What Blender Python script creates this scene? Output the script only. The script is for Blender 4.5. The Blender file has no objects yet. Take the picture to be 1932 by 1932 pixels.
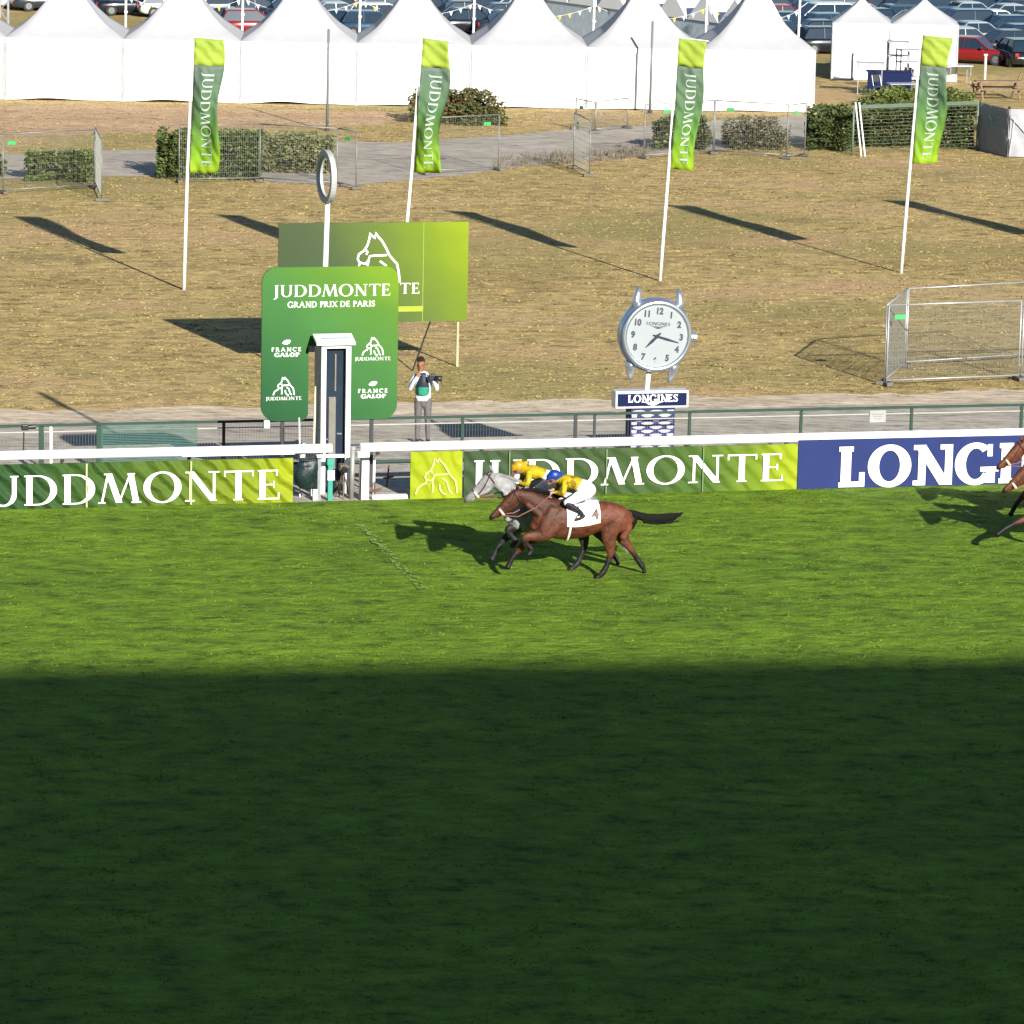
import bpy, bmesh, math, random
import numpy as np
from mathutils import Vector, Matrix, noise as mnoise
R = math.radians
random.seed(7)
rng = np.random.default_rng(7)
SC = bpy.context.scene
COL = SC.collection

# ------------------------------------------------------------------ camera
CAMH, FPX, PITCH, ROLL, SZ = 16.2, 7900.0, math.atan(1583/7900.0), 0.02, 1932.0
fw = Vector((0, math.cos(PITCH), -math.sin(PITCH)))
up0 = Vector((0, math.sin(PITCH), math.cos(PITCH)))
r0 = Vector((1, 0, 0))
cr = (r0*math.cos(ROLL) + up0*math.sin(ROLL)).normalized()
cu = (up0*math.cos(ROLL) - r0*math.sin(ROLL)).normalized()
cam_d = bpy.data.cameras.new('camera')
cam = bpy.data.objects.new('camera', cam_d)
COL.objects.link(cam)
M3 = Matrix((cr, cu, -fw)).transposed()
cam.matrix_world = Matrix.Translation((0, 0, CAMH)) @ M3.to_4x4()
cam_d.sensor_width = 36
cam_d.sensor_fit = 'HORIZONTAL'
cam_d.lens = 36*FPX/SZ
cam_d.clip_start = 1
cam_d.clip_end = 6000
SC.camera = cam

# ------------------------------------------------------------------ world, sun, exposure
SUN_EL, SUN_AZ = R(23.0), R(24.3)
sdir = Vector((math.sin(SUN_AZ)*math.cos(SUN_EL), -math.cos(SUN_AZ)*math.cos(SUN_EL), math.sin(SUN_EL)))
w = bpy.data.worlds.new('World')
SC.world = w
w.use_nodes = True
nt = w.node_tree
nt.nodes.clear()
sky = nt.nodes.new('ShaderNodeTexSky')
sky.sky_type = 'NISHITA'
sky.sun_disc = False
sky.sun_elevation = SUN_EL
sky.sun_rotation = math.atan2(sdir.x, sdir.y)
sky.air_density = 1.1
sky.dust_density = 0.3
sky.ozone_density = 3.0
bg = nt.nodes.new('ShaderNodeBackground')
bg.inputs['Strength'].default_value = 0.054
wo = nt.nodes.new('ShaderNodeOutputWorld')
nt.links.new(sky.outputs[0], bg.inputs[0])
nt.links.new(bg.outputs[0], wo.inputs[0])
sl = bpy.data.lights.new('sun', 'SUN')
sl.energy = 4.75
sl.angle = R(0.53)
sl.color = (1.0, 0.94, 0.84)
so = bpy.data.objects.new('sun', sl)
COL.objects.link(so)
so.rotation_euler = sdir.to_track_quat('Z', 'Y').to_euler()
so.location = (60, -60, 80)
SC.view_settings.view_transform = 'Standard'
SC.view_settings.look = 'None'
SC.view_settings.exposure = 1.0
SC.view_settings.gamma = 1.0

# ------------------------------------------------------------------ pixel -> place helpers (pixels of a 1932 px view)
TY = R(13.3)
U = Vector((math.cos(TY), math.sin(TY), 0))
V = Vector((-math.sin(TY), math.cos(TY), 0))
CP = Vector((0, 0, CAMH))
ZF = -1.2                       # level of the infield, below the raised turf track
def ray(x, y):
    return (fw + cr*((x-966)/FPX) - cu*((y-966)/FPX))
def G(x, y, z=0.0):
    d = ray(x, y)
    return CP + d*((z-CAMH)/d.z)
def onV(x, y, v):
    d = ray(x, y)
    p = CP + d*(v/d.dot(V))
    return p.dot(U), p.z
def onY(x, y, Y):
    d = ray(x, y)
    p = CP + d*(Y/d.y)
    return p.x, p.z
def pix(p):
    q = Vector(p) - CP
    k = q.dot(fw)
    return 966 + FPX*q.dot(cr)/k, 966 - FPX*q.dot(cu)/k
def T3(u, v, z=0.0):
    return U*u + V*v + Vector((0, 0, z))

# ------------------------------------------------------------------ objects
XF = {}
def tag(o, label=None, cat=None, group=None, kind=None):
    if label: o['label'] = label
    if cat: o['category'] = cat
    if group: o['group'] = group
    if kind: o['kind'] = kind
    return o
def thing(name, label, cat, loc=(0, 0, 0), rz=0.0, group=None):
    o = bpy.data.objects.new(name, None)
    o.empty_display_size = 0.3
    COL.objects.link(o)
    o.location = loc
    o.rotation_euler = (0, 0, rz)
    XF[o.name] = Matrix.Translation(loc) @ Matrix.Rotation(rz, 4, 'Z')
    return tag(o, label, cat, group)
def copy_tree(o, parent=None):
    c = o.copy()
    COL.objects.link(c)
    if parent is not None: c.parent = parent
    for ch in o.children: copy_tree(ch, c)
    return c

class MB:
    def __init__(s): s.v = []; s.f = []; s.m = []
    def add(s, vs, fs, mi=0):
        b = len(s.v)
        s.v += [tuple(p) for p in vs]
        s.f += [tuple(b+i for i in f) for f in fs]
        s.m += [mi]*len(fs)
    def box(s, c, d, mi=0, ax=None):
        """c centre, d full size, ax optional three axes"""
        A = ax or (Vector((1, 0, 0)), Vector((0, 1, 0)), Vector((0, 0, 1)))
        c = Vector(c)
        vs = [c + A[0]*(d[0]/2*i) + A[1]*(d[1]/2*j) + A[2]*(d[2]/2*k) for i in (-1, 1) for j in (-1, 1) for k in (-1, 1)]
        s.add(vs, [(0, 1, 3, 2), (4, 6, 7, 5), (0, 4, 5, 1), (2, 3, 7, 6), (0, 2, 6, 4), (1, 5, 7, 3)], mi)
    def bar(s, a, b, wd, dp=None, mi=0, upv=(0, 0, 1)):
        a, b = Vector(a), Vector(b)
        t = (b-a); L = t.length; t.normalize()
        u_ = Vector(upv)
        if abs(t.dot(u_)) > 0.95: u_ = Vector((1, 0, 0))
        x = t.cross(u_).normalized(); y = x.cross(t).normalized()
        s.box((a+b)/2, (L, wd, dp or wd), mi, (t, x, y))
    def tube(s, pts, r, n=8, mi=0, caps=True):
        pts = [Vector(p) for p in pts]
        rs = r if isinstance(r, (list, tuple)) else [r]*len(pts)
        vs = []; fs = []
        ref = None
        for i, p in enumerate(pts):
            t = (pts[min(i+1, len(pts)-1)] - pts[max(i-1, 0)]).normalized()
            if ref is None:
                ref = t.cross(Vector((0, 0, 1)))
                if ref.length < .1: ref = t.cross(Vector((1, 0, 0)))
            x = (ref - t*ref.dot(t)).normalized(); ref = x
            y = t.cross(x)
            for k in range(n):
                a = 2*math.pi*k/n
                vs.append(p + x*(rs[i]*math.cos(a)) + y*(rs[i]*math.sin(a)))
        for i in range(len(pts)-1):
            for k in range(n):
                fs.append((i*n+k, i*n+(k+1) % n, (i+1)*n+(k+1) % n, (i+1)*n+k))
        if caps:
            fs.append(tuple(range(n))[::-1]); fs.append(tuple((len(pts)-1)*n+k for k in range(n)))
        s.add(vs, fs, mi)
    def prism(s, prof, o, ax, ay, az, depth, mi=0):
        """polygon prof (x,y) in axes ax, ay extruded by depth along az"""
        o = Vector(o); n = len(prof)
        a = [o + ax*p[0] + ay*p[1] for p in prof]
        b = [q + az*depth for q in a]
        s.add(a+b, [tuple(range(n))[::-1], tuple(range(n, 2*n))] + [(i, (i+1) % n, n+(i+1) % n, n+i) for i in range(n)], mi)
    def build(s, name, mats, parent=None, smooth=False, world=False, loc=None, bevel=0, label=None):
        me = bpy.data.meshes.new(name)
        vs = s.v
        if world and parent is not None:
            inv = XF[parent.name].inverted()
            vs = [tuple(inv @ Vector(p)) for p in vs]
        if loc is not None:
            vs = [tuple(Vector(p)-Vector(loc)) for p in vs]
        me.from_pydata(vs, [], s.f)
        if not isinstance(mats, (list, tuple)): mats = [mats]
        for m in mats: me.materials.append(m)
        if len(mats) > 1: me.polygons.foreach_set('material_index', s.m)
        if smooth: me.polygons.foreach_set('use_smooth', [True]*len(me.polygons))
        me.update()
        bm = bmesh.new(); bm.from_mesh(me)
        bmesh.ops.recalc_face_normals(bm, faces=bm.faces)
        bm.to_mesh(me); bm.free()
        o = bpy.data.objects.new(name, me)
        COL.objects.link(o)
        if parent is not None: o.parent = parent
        if loc is not None: o.location = loc
        if bevel:
            b = o.modifiers.new('bevel', 'BEVEL'); b.width = bevel; b.segments = 2; b.limit_method = 'ANGLE'
        if label: o['label'] = label
        return o

# ------------------------------------------------------------------ materials
def newmat(name):
    m = bpy.data.materials.new(name); m.use_nodes = True
    n = m.node_tree; b = n.nodes['Principled BSDF']
    return m, n, b
def N(n, t, **kw):
    x = n.nodes.new(t)
    for k, v_ in kw.items():
        if k in x.inputs: x.inputs[k].default_value = v_
        else: setattr(x, k, v_)
    return x
def mat(name, col, rough=0.6, metal=0.0, var=0.12, scale=4.0, bump=0.0, bscale=30.0, spec=0.5):
    m, n, b = newmat(name)
    b.inputs['Roughness'].default_value = rough
    b.inputs['Metallic'].default_value = metal
    b.inputs['Specular IOR Level'].default_value = spec
    tc = N(n, 'ShaderNodeTexCoord')
    no = N(n, 'ShaderNodeTexNoise', Scale=scale, Detail=6.0)
    n.links.new(tc.outputs['Object'], no.inputs['Vector'])
    cr_ = N(n, 'ShaderNodeValToRGB')
    cr_.color_ramp.elements[0].position = .3; cr_.color_ramp.elements[1].position = .7
    cr_.color_ramp.elements[0].color = tuple(c*(1-var) for c in col)+(1,)
    cr_.color_ramp.elements[1].color = tuple(min(1, c*(1+var)) for c in col)+(1,)
    n.links.new(no.outputs['Fac'], cr_.inputs['Fac'])
    n.links.new(cr_.outputs['Color'], b.inputs['Base Color'])
    if bump:
        n2 = N(n, 'ShaderNodeTexNoise', Scale=bscale, Detail=4.0)
        n.links.new(tc.outputs['Object'], n2.inputs['Vector'])
        bp = N(n, 'ShaderNodeBump', Strength=bump, Distance=0.02)
        n.links.new(n2.outputs['Fac'], bp.inputs['Height'])
        n.links.new(bp.outputs['Normal'], b.inputs['Normal'])
    return m
def ramp(n, pts):
    r = N(n, 'ShaderNodeValToRGB'); e = r.color_ramp.elements
    while len(e) < len(pts): e.new(.5)
    for i, (p, c) in enumerate(pts):
        e[i].position = p; e[i].color = tuple(c)+(1,)
    return r
def attrmat(name, rough=0.6, var=0.15, scale=18.0, bump=0.0, sheen=0.0, spec=0.5):
    m, n, b = newmat(name)
    at = N(n, 'ShaderNodeAttribute', attribute_name='Col')
    tc = N(n, 'ShaderNodeTexCoord')
    no = N(n, 'ShaderNodeTexNoise', Scale=scale, Detail=5.0)
    n.links.new(tc.outputs['Object'], no.inputs['Vector'])
    rr = ramp(n, [(.25, (1-var,)*3), (.75, (1+var,)*3)])
    n.links.new(no.outputs['Fac'], rr.inputs['Fac'])
    mx = N(n, 'ShaderNodeMix', data_type='RGBA', blend_type='MULTIPLY')
    mx.inputs[0].default_value = 1.0
    n.links.new(at.outputs['Color'], mx.inputs[6]); n.links.new(rr.outputs['Color'], mx.inputs[7])
    n.links.new(mx.outputs[2], b.inputs['Base Color'])
    b.inputs['Roughness'].default_value = rough
    b.inputs['Specular IOR Level'].default_value = spec
    if bump:
        n2 = N(n, 'ShaderNodeTexNoise', Scale=scale*2, Detail=4.0)
        n.links.new(tc.outputs['Object'], n2.inputs['Vector'])
        bp = N(n, 'ShaderNodeBump', Strength=bump, Distance=0.02)
        n.links.new(n2.outputs['Fac'], bp.inputs['Height'])
        n.links.new(bp.outputs['Normal'], b.inputs['Normal'])
    return m

WHITE = mat('white_paint', (.80, .80, .80), .4, var=.04)
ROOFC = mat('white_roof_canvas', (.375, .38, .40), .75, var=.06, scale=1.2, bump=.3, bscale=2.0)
CANVAS = mat('white_canvas', (.76, .77, .79), .7, var=.03, scale=1.2, bump=.25, bscale=2.5)
STEEL = mat('galvanised_steel', (.42, .44, .46), .45, .5, var=.15)
DARKM = mat('dark_metal', (.03, .035, .04), .5, .2)
GREENM = mat('green_painted_metal', (.012, .045, .030), .45, .1)
BLACK = mat('black_plastic', (.012, .012, .014), .45)
BLACKR = mat('black_rubber', (.015, .015, .016), .8)
NAVY = mat('navy_print', (.006, .012, .055), .7, var=.06, spec=.12)
WHPRINT = mat('white_print', (.82, .82, .82), .6, var=.02)
WOOD = mat('weathered_wood', (.20, .13, .08), .8, var=.3, scale=9)
GLASSD = mat('dark_glass', (.02, .03, .05), .06, .0, var=.1)
CHROME = mat('brushed_steel', (.62, .66, .72), .28, .85, var=.08)
LIME = mat('lime_print', (.26, .34, .01), .6, var=.05)
# ------------------------------------------------------------------ lettering: every glyph is a list of polygons, cap height 1
def ribbon(pts, ws):
    pts = [Vector((p[0], p[1])) for p in pts]
    L = []; Rr = []
    for i, p in enumerate(pts):
        t = (pts[min(i+1, len(pts)-1)] - pts[max(i-1, 0)]).normalized()
        nn = Vector((-t.y, t.x)); w_ = ws[i] if isinstance(ws, (list, tuple)) else ws
        L.append(tuple(p+nn*w_/2)); Rr.append(tuple(p-nn*w_/2))
    return [[L[i], L[i+1], Rr[i+1], Rr[i]] for i in range(len(pts)-1)]
def rect(x0, y0, x1, y1): return [[(x0, y0), (x1, y0), (x1, y1), (x0, y1)]]
def arc(cx, cy, ao, bo, ai, bi, a0, a1, n=22):
    out = []
    for i in range(n):
        t0 = R(a0+(a1-a0)*i/n); t1 = R(a0+(a1-a0)*(i+1)/n)
        out.append([(cx+ao*math.cos(t0), cy+bo*math.sin(t0)), (cx+ao*math.cos(t1), cy+bo*math.sin(t1)),
                    (cx+ai*math.cos(t1), cy+bi*math.sin(t1)), (cx+ai*math.cos(t0), cy+bi*math.sin(t0))])
    return out
def glyph(ch, T, t, sf):
    """T stem weight, t hairline weight, sf serif overhang"""
    s_ = lambda x, y0=0, y1=1, w_=T: (rect(x, y0, x+w_, y1) + (rect(x-sf, y0, x+w_+sf, y0+t) if y0 == 0 else []) + (rect(x-sf, y1-t, x+w_+sf, y1) if y1 == 1 else []))
    dg = lambda a, b, w_: [[(a[0]-w_/2, a[1]), (a[0]+w_/2, a[1]), (b[0]+w_/2, b[1]), (b[0]-w_/2, b[1])]]
    if ch == 'J':
        return rect(.16, -.05, .16+T, 1)+rect(.16-sf, 1-t, .16+T+sf, 1)+ribbon([(.16+T*.55, .0), (.14+T*.2, -.13), (.02, -.2)], [T*.85, T*.6, t*.6]), .24+T+sf
    if ch == 'I': return s_(.06+sf), .12+T+2*sf
    if ch == 'U':
        return rect(sf, .35, sf+T, 1)+rect(0, 1-t, T+2*sf, 1)+rect(.66, .35, .66+T*.75, 1)+rect(.66-sf, 1-t, .66+T*.75+sf, 1) + \
            arc((sf+.66+T*.75)/2, .35, (.66+T*.75-sf)/2, .37, (.66-sf-T)/2, .37-t*1.3, 180, 360), .74+T*.75+sf
    if ch == 'D':
        return s_(sf)+rect(sf+T, 1-t, .38, 1)+rect(sf+T, 0, .38, t)+arc(.36, .5, .52, .5, .52-T*1.1, .5-t, -90, 90), .95
    if ch == 'M':
        sh_ = lambda P: [[(q[0]-.07, q[1]) for q in p] for p in P]
        return sh_(dg((.10, 0), (.27, 1), t*1.3)+dg((.27+.02, 1), (.57, .02), T*1.05)+dg((.57, .02), (.88, 1), t*1.2)+dg((1.04, 0), (.88, 1), T)+rect(0, 0, .10+sf+.05, t)+rect(1.04-T/2-sf, 0, 1.04+T/2+sf, t)+rect(.16, 1-t, .30, 1)+rect(.86, 1-t, 1.0, 1)), 1.08
    if ch == 'O': return arc(.52, .5, .52, .53, .52-T*1.12, .53-t*1.2, 0, 360, 40), 1.06
    if ch == 'N':
        return rect(.12, 0, .12+t*1.5, 1)+rect(.0, 0, .26, t)+rect(.0, 1-t, .14, 1)+dg((.78, 0), (.15, 1), T*1.15)+rect(.76, 0, .76+t*1.5, 1)+rect(.64, 1-t, .94, 1), .97
    if ch == 'T':
        return s_(.33, 0, .95)+rect(.02, 1-t*1.2, .66+T, 1)+rect(.02, .80, .02+t*.9, 1)+rect(.66+T-t*.9, .80, .66+T, 1), .70+T
    if ch == 'E':
        return s_(sf)+rect(sf+T, 1-t*1.1, .55, 1)+rect(.55-t, .80, .55, 1)+rect(sf+T, .48, .46, .48+t)+rect(.46-t*.8, .40, .46, .62)+rect(sf+T, 0, .60, t*1.1)+rect(.60-t, 0, .60, .22), .66
    if ch == 'F':
        return s_(sf)+rect(sf+T, 1-t*1.1, .55, 1)+rect(.55-t, .80, .55, 1)+rect(sf+T, .48, .46, .48+t), .60
    if ch == 'L': return s_(sf)+rect(sf+T, 0, .62, t*1.1)+rect(.62-t*1.1, 0, .62, .36), .66
    if ch == 'P': return s_(sf)+arc(sf+T, .73, .42, .27, .42-T, .27-t, -90, 90), .58
    if ch == 'R': return s_(sf)+arc(sf+T, .73, .42, .27, .42-T, .27-t, -90, 90)+dg((.74, 0), (sf+T+.10, .5), T)+rect(.66, 0, .88, t), .82
    if ch == 'A': return dg((.08, 0), (.45, 1), t*1.3)+dg((.86, 0), (.45, 1), T)+rect(.2, .32, .7, .32+t)+rect(0, 0, .22, t)+rect(.72, 0, 1.0, t), .98
    if ch == 'X': return dg((.78, 0), (.14, 1), T)+dg((.10, 0), (.76, 1), t*1.3)+rect(0, 0, .24, t)+rect(.62, 0, .92, t)+rect(0, 1-t, .28, 1)+rect(.62, 1-t, .9, 1), .92
    if ch == 'C': return arc(.5, .5, .5, .53, .5-T*1.1, .53-t*1.2, 48, 312, 30)+rect(.80, .70, .80+t, .95), .95
    if ch == 'G': return arc(.5, .5, .5, .53, .5-T*1.1, .53-t*1.2, 48, 325, 32)+rect(.76, .02, .76+T*.9, .42)+rect(.62, .42-t, .82+T, .42)+rect(.78, .68, .78+t, .98), .98
    if ch == 'S':
        pts = [(.52, .80), (.44, .93), (.28, .96), (.14, .88), (.10, .74), (.18, .61), (.34, .50), (.48, .38), (.52, .24), (.44, .09), (.26, .04), (.12, .09), (.06, .24)]
        return ribbon(pts, [t, t, t, T*.7, T, T, T*1.1, T, T, T*.7, t, t, t])+rect(.50, .72, .50+t*.8, .98)+rect(.02, .02, .02+t*.8, .30), .62
    return [], .42
def text_polys(s_, T=.15, t=.06, sf=.07, gap=.09):
    out = []; x = 0
    for ch in s_:
        g, wd = glyph(ch, T, t, sf)
        for p in g: out.append([(q[0]+x, q[1]) for q in p])
        x += wd + gap
    return out, x-gap
def print_polys(name, polys, mapf, m, parent, world=True, lift=.0025, sub=0):
    """polys laid on a surface: mapf(x, y, h) -> world point at height h over it; overlapping pieces step 0.3 mm apart"""
    mb = MB()
    for i, p in enumerate(polys):
        h = lift + (i % 9)*.0003
        mb.add([mapf(q[0], q[1], h) for q in p], [tuple(range(len(p)))])
    return mb.build(name, m, parent, world=world)
def fit(polys, wd, x0, x1, y0, y1):
    """scale text of width wd, cap height 1 into the box"""
    return [[(x0+(x1-x0)*q[0]/wd, y0+(y1-y0)*q[1]) for q in p] for p in polys]
# the twin horse head line drawing, in a unit box
HORSE_LINES = [
    [(.02, 0), (.07, .17), (.16, .26), (.24, .30), (.27, .38), (.23, .47), (.25, .56), (.34, .63), (.40, .74), (.43, .86), (.44, .97), (.49, .90), (.52, .86), (.55, .98), (.58, .90), (.66, .80), (.73, .66), (.78, .54), (.84, .46), (.92, .36), (.95, .20), (.97, .0)],
    [(.27, .40), (.36, .37), (.42, .44), (.44, .52), (.52, .53), (.62, .53), (.74, .54)],
    [(.42, .44), (.40, .30), (.42, .18), (.40, .04)],
    [(.56, .26), (.58, .12), (.64, .02), (.72, -.02)],
    [(.62, .42), (.72, .34), (.76, .20), (.80, .06), (.86, .0)],
    [(.36, .66), (.40, .60), (.38, .55)],
]
def horse_logo(x0, x1, y0, y1, wd=.035):
    out = []
    k = (x1-x0)
    for ln in HORSE_LINES:
        pts = [(x0+(x1-x0)*p[0], y0+(y1-y0)*p[1]) for p in ln]
        out += ribbon(pts, wd*k)
    return out
def bird_logo(x0, x1, y0, y1):
    sh = [(.0, .3), (.2, .75), (.5, 1), (.9, .95), (1, .7), (.8, .2), (.5, .0), (.2, .1)]
    return [[(x0+(x1-x0)*p[0], y0+(y1-y0)*p[1]) for p in sh]]
def wing_logo(cx, y0, y1, hw):
    m_ = (y0+y1)/2; h = y1-y0
    o = []
    for s_ in (-1, 1):
        o.append([(cx+s_*hw, y1), (cx+s_*hw*.12, y1-h*.25), (cx+s_*hw*.10, y1-h*.5), (cx+s_*hw*.75, y1-h*.25)])
        o.append([(cx+s_*hw*.6, y1-h*.4), (cx+s_*hw*.10, y1-h*.6), (cx+s_*hw*.02, y0), (cx+s_*hw*.08, y0)])
    o.append([(cx-hw*.1, y1-h*.3), (cx+hw*.1, y1-h*.3), (cx+hw*.1, y1-h*.6), (cx, y0), (cx-hw*.1, y1-h*.6)])
    return o

# ------------------------------------------------------------------ lofted bodies fused into one skin
def crom(P, k=5):
    P = [np.array(p, float) for p in P]
    out = []
    for i in range(len(P)-1):
        a = P[max(i-1, 0)]; b = P[i]; c = P[i+1]; d = P[min(i+2, len(P)-1)]
        for j in range(k):
            t = j/k
            out.append(.5*((2*b)+(-a+c)*t+(2*a-5*b+4*c-d)*t*t+(-a+3*b-3*c+d)*t**3))
    out.append(P[-1])
    return out
class Body:
    """chains of (x, y, z, r_in_plane, r_side); side axis hint; fused with a voxel remesh and coloured by nearest chain"""
    def __init__(s): s.v = []; s.f = []; s.samp = []
    def chain(s, name, P, side=(0, 1, 0), n=14, k=5):
        Q = crom(P, k); side = Vector(side)
        m_ = len(Q)
        C = [Vector(q[:3]) for q in Q]
        rings = []
        for i, q in enumerate(Q):
            t = (C[min(i+1, m_-1)]-C[max(i-1, 0)])
            t = t.normalized() if t.length > 1e-6 else Vector((1, 0, 0))
            sd = side - t*side.dot(t)
            if sd.length < .05: sd = Vector((1, 0, 0)) - t*t.x
            sd.normalize(); up_ = t.cross(sd).normalized()
            ra, rb = max(q[3], .004), max(q[4], .004)
            rings.append((C[i], t, sd, up_, ra, rb))
            s.samp.append((C[i].x, C[i].y, C[i].z, (ra+rb)/2, name, i/(m_-1)))
        c0 = rings[0]; c1 = rings[-1]
        cap0 = [(c0[0]-c0[1]*(min(c0[4], c0[5])*math.sin(a)), c0[1], c0[2], c0[3], c0[4]*math.cos(a), c0[5]*math.cos(a)) for a in (R(75), R(45), R(20))]
        cap1 = [(c1[0]+c1[1]*(min(c1[4], c1[5])*math.sin(a)), c1[1], c1[2], c1[3], c1[4]*math.cos(a), c1[5]*math.cos(a)) for a in (R(20), R(45), R(75))]
        rings = cap0+rings+cap1
        b = len(s.v)
        for (c, t, sd, up_, ra, rb) in rings:
            for j in range(n):
                a = 2*math.pi*j/n
                s.v.append(tuple(c+up_*(ra*math.cos(a))+sd*(rb*math.sin(a))))
        for i in range(len(rings)-1):
            for j in range(n):
                s.f.append((b+i*n+j, b+i*n+(j+1) % n, b+(i+1)*n+(j+1) % n, b+(i+1)*n+j))
        s.f.append(tuple(b+j for j in range(n))[::-1]); s.f.append(tuple(b+(len(rings)-1)*n+j for j in range(n)))
    def build(s, name, voxel, colf, material, parent, smooth=2):
        me = bpy.data.meshes.new('tmp'); me.from_pydata(s.v, [], s.f)
        bm = bmesh.new(); bm.from_mesh(me); bmesh.ops.recalc_face_normals(bm, faces=bm.faces); bm.to_mesh(me); bm.free()
        t = bpy.data.objects.new('tmp', me); COL.objects.link(t)
        rm = t.modifiers.new('r', 'REMESH'); rm.mode = 'VOXEL'; rm.voxel_size = voxel
        if smooth:
            sm = t.modifiers.new('s', 'SMOOTH'); sm.iterations = smooth; sm.factor = .5
        dg_ = bpy.context.evaluated_depsgraph_get()
        dg_.update()
        me2 = bpy.data.meshes.new_from_object(t.evaluated_get(dg_))
        bpy.data.objects.remove(t); bpy.data.meshes.remove(me)
        me2.name = name
        me2.materials.clear(); me2.materials.append(material)
        nv = len(me2.vertices)
        co = np.empty(nv*3); me2.vertices.foreach_get('co', co); co = co.reshape(-1, 3)
        S = np.array([q[:4] for q in s.samp])
        idx = np.empty(nv, int)
        for a in range(0, nv, 4000):
            d = np.linalg.norm(co[a:a+4000, None, :]-S[None, :, :3], axis=2)/S[None, :, 3]
            idx[a:a+4000] = d.argmin(1)
        cols = np.ones((nv, 4))
        for i in range(nv):
            q = s.samp[idx[i]]
            cols[i, :3] = colf(q[4], q[5], co[i])
        at = me2.color_attributes.new('Col', 'FLOAT_COLOR', 'POINT')
        at.data.foreach_set('color', cols.ravel())
        me2.polygons.foreach_set('use_smooth', [True]*len(me2.polygons))
        o = bpy.data.objects.new(name, me2); COL.objects.link(o); o.parent = parent
        return o
# ================================================================== THE SETTING
VB = G(966, 937).dot(V)                 # plane of the advertising boards
VDROP = G(797, 827).dot(V)              # edge of the raised strip
VR = G(966, 777, ZF).dot(V)
VE = G(966, 757, ZF).dot(V)
def grassmat(name, cols, patch, fine=38.0, stretch=2.2, bump=.5, bs=26, patches=None, dist=.03):
    m, n, b = newmat(name)
    tc = N(n, 'ShaderNodeTexCoord')
    mp = N(n, 'ShaderNodeMapping'); mp.inputs['Rotation'].default_value = (0, 0, -TY); mp.inputs['Scale'].default_value = (1/stretch, 1, 1)
    n.links.new(tc.outputs['Object'], mp.inputs['Vector'])
    a = N(n, 'ShaderNodeTexNoise', Scale=patch, Detail=5.0, Roughness=.6)
    c = N(n, 'ShaderNodeTexNoise', Scale=fine/6, Detail=8.0, Roughness=.75)
    n.links.new(mp.outputs[0], a.inputs['Vector']); n.links.new(mp.outputs[0], c.inputs['Vector'])
    r1 = ramp(n, [(.30, cols[0]), (.5, cols[1]), (.72, cols[2])])
    n.links.new(a.outputs['Fac'], r1.inputs['Fac'])
    r2 = ramp(n, [(.34, (.30,)*3), (.44, (.78,)*3), (.53, (1.05,)*3), (.67, (1.38,)*3)])
    n.links.new(c.outputs['Fac'], r2.inputs['Fac'])
    mx = N(n, 'ShaderNodeMix', data_type='RGBA', blend_type='MULTIPLY'); mx.inputs[0].default_value = 1
    n.links.new(r1.outputs['Color'], mx.inputs[6]); n.links.new(r2.outputs['Color'], mx.inputs[7])
    last = mx.outputs[2]
    for (pc, psc, lo, hi) in (patches or []):
        g = N(n, 'ShaderNodeTexNoise', Scale=psc, Detail=4.0)
        n.links.new(mp.outputs[0], g.inputs['Vector'])
        rr = ramp(n, [(lo, (0, 0, 0)), (hi, (1, 1, 1))])
        n.links.new(g.outputs['Fac'], rr.inputs['Fac'])
        m2 = N(n, 'ShaderNodeMix', data_type='RGBA', blend_type='MIX')
        n.links.new(rr.outputs['Color'], m2.inputs[0]); n.links.new(last, m2.inputs[6]); m2.inputs[7].default_value = pc+(1,)
        last = m2.outputs[2]
    n.links.new(last, b.inputs['Base Color'])
    b.inputs['Roughness'].default_value = .9
    b.inputs['Specular IOR Level'].default_value = .15
    d = N(n, 'ShaderNodeTexNoise', Scale=bs, Detail=6.0, Roughness=.7)
    n.links.new(mp.outputs[0], d.inputs['Vector'])
    bp = N(n, 'ShaderNodeBump', Strength=bump, Distance=dist)
    n.links.new(d.outputs['Fac'], bp.inputs['Height']); n.links.new(bp.outputs['Normal'], b.inputs['Normal'])
    return m
TURF = grassmat('turf_grass', [(.098, .178, .013), (.125, .215, .014), (.158, .25, .016)], .35, fine=13, stretch=1.5, bump=1.0, bs=3.3, dist=.16)
DRY = grassmat('dry_grass', [(.33, .24, .096), (.41, .305, .13), (.48, .36, .165)], .16, fine=14, stretch=1.5, bump=1.0, bs=3.0, dist=.12,
               patches=[((.28, .235, .09), .10, .50, .66), ((.43, .28, .155), .16, .53, .70), ((.24, .185, .09), .55, .60, .78)])
ASPH = grassmat('pale_road', [(.31, .275, .23), (.36, .32, .27), (.40, .36, .31)], .3, stretch=5, bump=.1, bs=20)
SAND = grassmat('sandy_dirt', [(.42, .34, .24), (.52, .43, .32), (.60, .50, .38)], .8, stretch=3, bump=.4, bs=12)
GRAVEL = grassmat('gravel', [(.30, .28, .25), (.38, .35, .31), (.50, .42, .33)], .7, stretch=2, bump=.5, bs=22)

def sheet(name, poly, z, m, label_kind='structure'):
    mb = MB(); mb.add([(p[0], p[1], z) for p in poly], [tuple(range(len(poly)))])
    o = mb.build(name, m); tag(o, kind=label_kind); return o
sheet('ground', [(-2500, -1500), (2500, -1500), (2500, 3500), (-2500, 3500)], ZF, DRY)
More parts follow.
